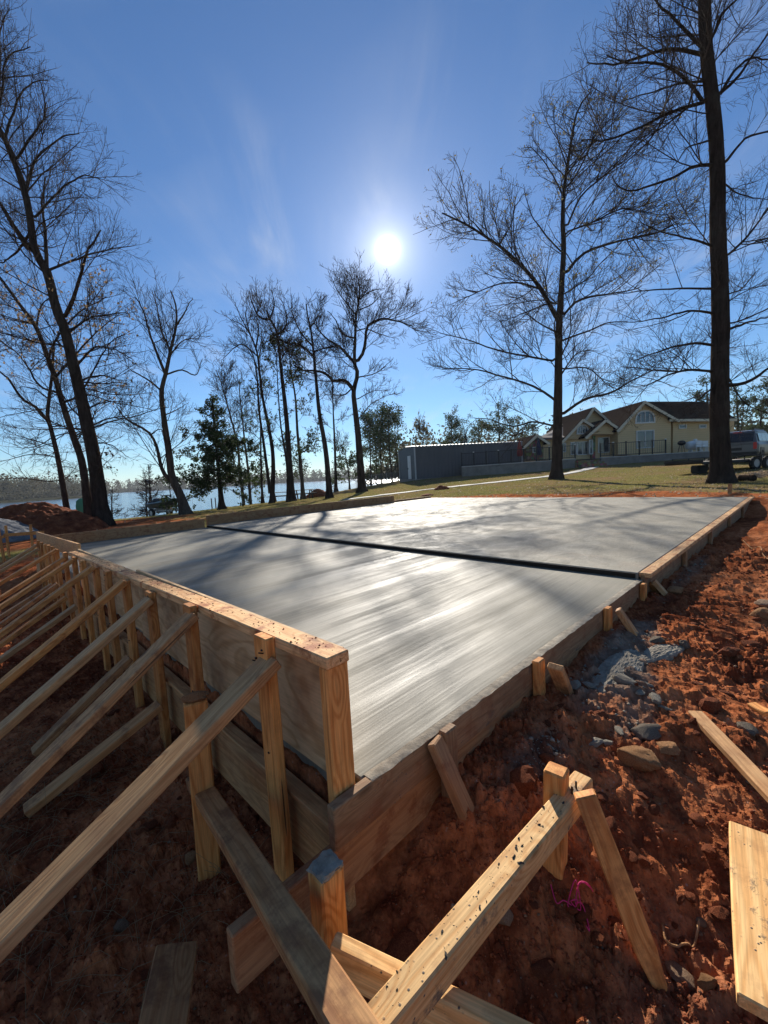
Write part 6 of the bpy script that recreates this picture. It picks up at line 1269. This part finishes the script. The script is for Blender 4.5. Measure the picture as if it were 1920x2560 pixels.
def scatter(name, label, pos, sizes, mat, seed, jag=.35, kind='stuff'):
    """crumbs: jittered octahedra joined in one mesh"""
    g = np.random.default_rng(seed); B = np.array([(1, 0, 0), (-1, 0, 0), (0, 1, 0), (0, -1, 0), (0, 0, 1), (0, 0, -1)], float); F0 = np.array([(0, 2, 4), (2, 1, 4), (1, 3, 4), (3, 0, 4), (2, 0, 5), (1, 2, 5), (3, 1, 5), (0, 3, 5)])
    m = len(pos); V = B[None] * (1 + g.uniform(-jag, jag, (m, 6, 1))); an = g.uniform(0, 6.28, m); c_, s_ = np.cos(an), np.sin(an); V = V + g.normal(size=V.shape) * .18
    V = np.stack([V[..., 0] * c_[:, None] - V[..., 1] * s_[:, None], V[..., 0] * s_[:, None] + V[..., 1] * c_[:, None], V[..., 2] * .75], -1) * sizes[:, None, None] + pos[:, None]
    o = link(name, mesh_from(name, V.reshape(-1, 3), (F0[None] + np.arange(m)[:, None, None] * 6).reshape(-1, 3), M[mat], True)); return tag(o, label, 'gravel', kind=kind)
def build_crumbs():
    g = np.random.default_rng(71); n = 40000; r = np.exp(g.uniform(np.log(.9), np.log(7.0), n)); th = np.radians(g.uniform(-50, 50, n)); x, y = r * np.sin(th), r * np.cos(th); a, b = ab(x, y)
    ok = ~((a > -.06) & (b > .0)); ok &= fbm(x * 1.3, y * 1.3, 3) + g.normal(size=n) * .25 > -.10; x, y, r = x[ok], y[ok], r[ok]; z = ground_z(x, y); s = (.0022 + .0065 * g.uniform(0, 1, len(x)) ** 4) * (.75 + .28 * r); pos = np.stack([x, y, z + s * .3], 1)
    pick = g.uniform(0, 1, len(x)); a, b = ab(x, y); cm = cement_mask(x, y, a, b)
    k = (pick < .93) & (cm < .35); scatter('soil_crumbs', 'red clay crumbs strewn over the bare earth', pos[k], s[k], 'clay', 72)
    k = (pick >= .93) & (cm < .35); scatter('pebbles', 'pale pebbles strewn over the bare earth', pos[k], s[k] * .8, 'pale_stone', 73)
    k = cm >= .35; scatter('cement_crumbs', 'grey cement crumbs around the spill', pos[k], s[k] * 1.0, 'cement_spill', 74)
    # dirt and cement crumbs on the timber: plate, beam, cross piece
    m = 420; bb = g.uniform(.05, 4.7, m) ; pp = np.array([tuple(S(-.0635 + g.uniform(-.042, .042), q, zt(q))) for q in bb]); scatter('soil_crumbs', 'clay crumbs scattered along the top plate of the tall form', pp, .0018 + .0045 * g.uniform(0, 1, m) ** 3, 'clay', 75)
def build_string():
    t = MT('pink_string'); M['pink_string'] = t.set(color=(0.60, 0.03, 0.16), rough=.7)
    P = [(1378, 2262), (1392, 2280), (1410, 2296), (1432, 2310), (1420, 2290), (1440, 2275), (1452, 2296), (1428, 2300), (1445, 2312), (1438, 2285), (1448, 2262), (1470, 2245), (1482, 2236), (1476, 2226), (1458, 2230), (1446, 2252), (1440, 2290), (1452, 2316), (1462, 2334), (1474, 2340), (1466, 2348)]
    pts = []
    for i, (x, y) in enumerate(P):
        q = ong(x, y); pts.append((q.x, q.y, gz(q.x, q.y) + .012 + .012 * (i % 3)))
    Q = resample(pts, 160)[None]; v, f = tubes(Q, np.full((1, 160), .0016), 5); o = link('string', mesh_from('string', v, f, M['pink_string'], True)); tag(o, 'tangled pink mason string on the shaded dirt', 'string')
    P = [(1655, 2312), (1665, 2380), (1690, 2400), (1705, 2395), (1720, 2385), (1735, 2375), (1748, 2368)]; pts = [(lambda q: (q.x, q.y, gz(q.x, q.y) + .012))(ong(x, y)) for x, y in P]
    Q = resample(pts, 60)[None]; v, f = tubes(Q, np.full((1, 60), .0035), 5, .2); o = link('root', mesh_from('root', v, f, M['clay_rock'], True)); tag(o, 'thin pale root curling out of the clay left of the wide board', 'root')
    P = [(1858, 1362), (1880, 1372), (1900, 1378), (1908, 1392), (1925, 1410)]; pts = [(lambda q: (q.x, q.y, gz(q.x, q.y) + .03))(ong(x, y)) for x, y in P]
    Q = resample(pts, 40)[None]; v, f = tubes(Q, np.full((1, 40), .006), 5, .2); o = link('root', mesh_from('root', v, f, M['clay_rock'], True)); tag(o, 'thin root across the clay at the right edge near the slab corner', 'root')
def build_lawn():
    g = np.random.default_rng(81); mat_leaf('grass_blade', (0.13, 0.13, 0.035), (0.38, 0.31, 0.12), .45); mat_leaf('litter', (0.24, 0.15, 0.08), (0.52, 0.42, 0.30), .25)
    n = 100000; r = np.exp(g.uniform(np.log(10.5), np.log(36), n)); th = np.radians(g.uniform(-46, 46, n)); x, y = r * np.sin(th), r * np.cos(th); a, b = ab(x, y); dm = dirt_mask(x, y, a, b)
    slab_ = (a > -.3) & (a < SA + .05) & (b > -.1) & (b < SB + .1); ok = (dm < .5) & ~slab_ & (shore_sd(x, y) < -1.5) & (fbm(x * .6, y * .6, 3) > -.25); x, y, r = x[ok], y[ok], r[ok]; m = len(x); z = ground_z(x, y)
    h = g.uniform(.02, .05, m) * (.8 + r * .02); w_ = .0035 + r * .00032; an = g.uniform(0, 6.28, m); lean = g.normal(size=(m, 2)) * .02; p = np.stack([x, y, z - .005], 1); u = np.stack([np.cos(an) * w_, np.sin(an) * w_, an * 0], 1)
    V = np.stack([p - u, p + u, p + np.stack([lean[:, 0], lean[:, 1], h], 1)], 1).reshape(-1, 3); o = link('grass', mesh_from('grass', V, np.arange(3 * m).reshape(-1, 3), M['grass_blade'])); tag(o, 'short dormant lawn grass around the slab', 'grass', kind='stuff')
    n = 5200; r = np.exp(g.uniform(np.log(11), np.log(34), n)); th = np.radians(g.uniform(2, 46, n) if False else np.where(g.uniform(0, 1, n) < .8, g.uniform(4, 46, n), g.uniform(-40, 4, n))); x, y = r * np.sin(th), r * np.cos(th); a, b = ab(x, y); slab_ = (a > -.3) & (a < SA + .05) & (b > -.1) & (b < SB + .1)
    ok = ~slab_ & (shore_sd(x, y) < -1.5) & ((fbm(x * .35 + 9, y * .35, 3) + g.normal(size=n) * .2) > -.1) & ~((a < SA) & (b < 0)); x, y = x[ok], y[ok]; m = len(x); z = ground_z(x, y); p = np.stack([x, y, z + .02], 1)
    u = nrm(g.normal(size=(m, 3)) * np.array([1, 1, .35])); v = nrm(np.cross(u, g.normal(size=(m, 3)) * .4 + np.array([0, 0, 1]))); s = g.uniform(.02, .055, (m, 1)); V = np.stack([p - u * s, p + v * s * .6 + [0, 0, .008], p + u * s, p - v * s * .6], 1).reshape(-1, 3)
    o = link('fallen_leaves', mesh_from('fallen_leaves', V, np.arange(4 * m).reshape(-1, 4), M['litter'])); tag(o, 'dry fallen leaves scattered over the lawn', 'leaves', kind='stuff')
    c_ = ong(1885, 1190); m = 900; x = c_.x + g.normal(size=m) * .8 + .3; y = c_.y + g.normal(size=m) * .35; z = ground_z(x, y) + np.abs(g.normal(size=m)) * .05 + .02; p = np.stack([x, y, z], 1); u = nrm(g.normal(size=(m, 3)) * np.array([1, 1, .5])); v = nrm(np.cross(u, g.normal(size=(m, 3)))); s = g.uniform(.03, .09, (m, 1)); V = np.stack([p - u * s, p + v * s * .5, p + u * s, p - v * s * .5], 1).reshape(-1, 3)
    o = link('leaf_pile', mesh_from('leaf_pile', V, np.arange(4 * m).reshape(-1, 4), M['litter'])); tag(o, 'raked pile of pale dry leaves right of the largest straight trunk', 'leaves', kind='stuff')
    # pine straw and dead grass wisps in the pit
    m = 700; a = g.uniform(-.95, -.17, m); b = g.uniform(.3, 2.6, m); P = []
    base = np.array([tuple(S(p, q, 0)) for p, q in zip(a, b)]); z = ground_z(base[:, 0], base[:, 1]); base[:, 2] = z + .01; d = nrm(g.normal(size=(m, 3)) * np.array([1, 1, .35]) + np.array([0, 0, .2])); L_ = g.uniform(.06, .2, (m, 1))
    Pp = np.stack([base, base + d * L_ * .5 + [0, 0, .015], base + d * L_], 1); v, f = tubes(Pp, np.full((m, 3), .0007), 3); t = MT('straw'); M['straw'] = t.set(color=(0.22, 0.17, 0.09), rough=.8); o = link('straw', mesh_from('straw', v, f, M['straw'])); tag(o, 'wisps of dry straw in the pit beside the tall form', 'straw', kind='stuff')
build_rocks(); build_crumbs(); build_string(); build_lawn()
# ------------------------------------------------------------------ the air between here and the far shore
def build_haze():
    x0, x1, y0, y1, z0, z1 = -1540.0, 1540.0, -1540.0, 1540.0, -6.0, 33.0
    bm = bmesh.new(); bmesh.ops.create_cube(bm, size=1, matrix=Matrix.Translation(((x0 + x1) / 2, (y0 + y1) / 2, (z0 + z1) / 2)) @ Matrix.Diagonal((x1 - x0, y1 - y0, z1 - z0, 1)))
    m = bpy.data.materials.new('haze'); m.use_nodes = True; nt = m.node_tree; nt.nodes.clear(); out = nt.nodes.new('ShaderNodeOutputMaterial'); v = nt.nodes.new('ShaderNodeVolumePrincipled')
    v.inputs['Color'].default_value = (0.80, 0.87, 0.95, 1); v.inputs['Density'].default_value = 0.0002; v.inputs['Anisotropy'].default_value = 0.3; nt.links.new(v.outputs[0], out.inputs['Volume'])
    o = bm_obj('haze', bm, m); tag(o, 'thin lake haze in the distance', kind='stuff')
build_haze()
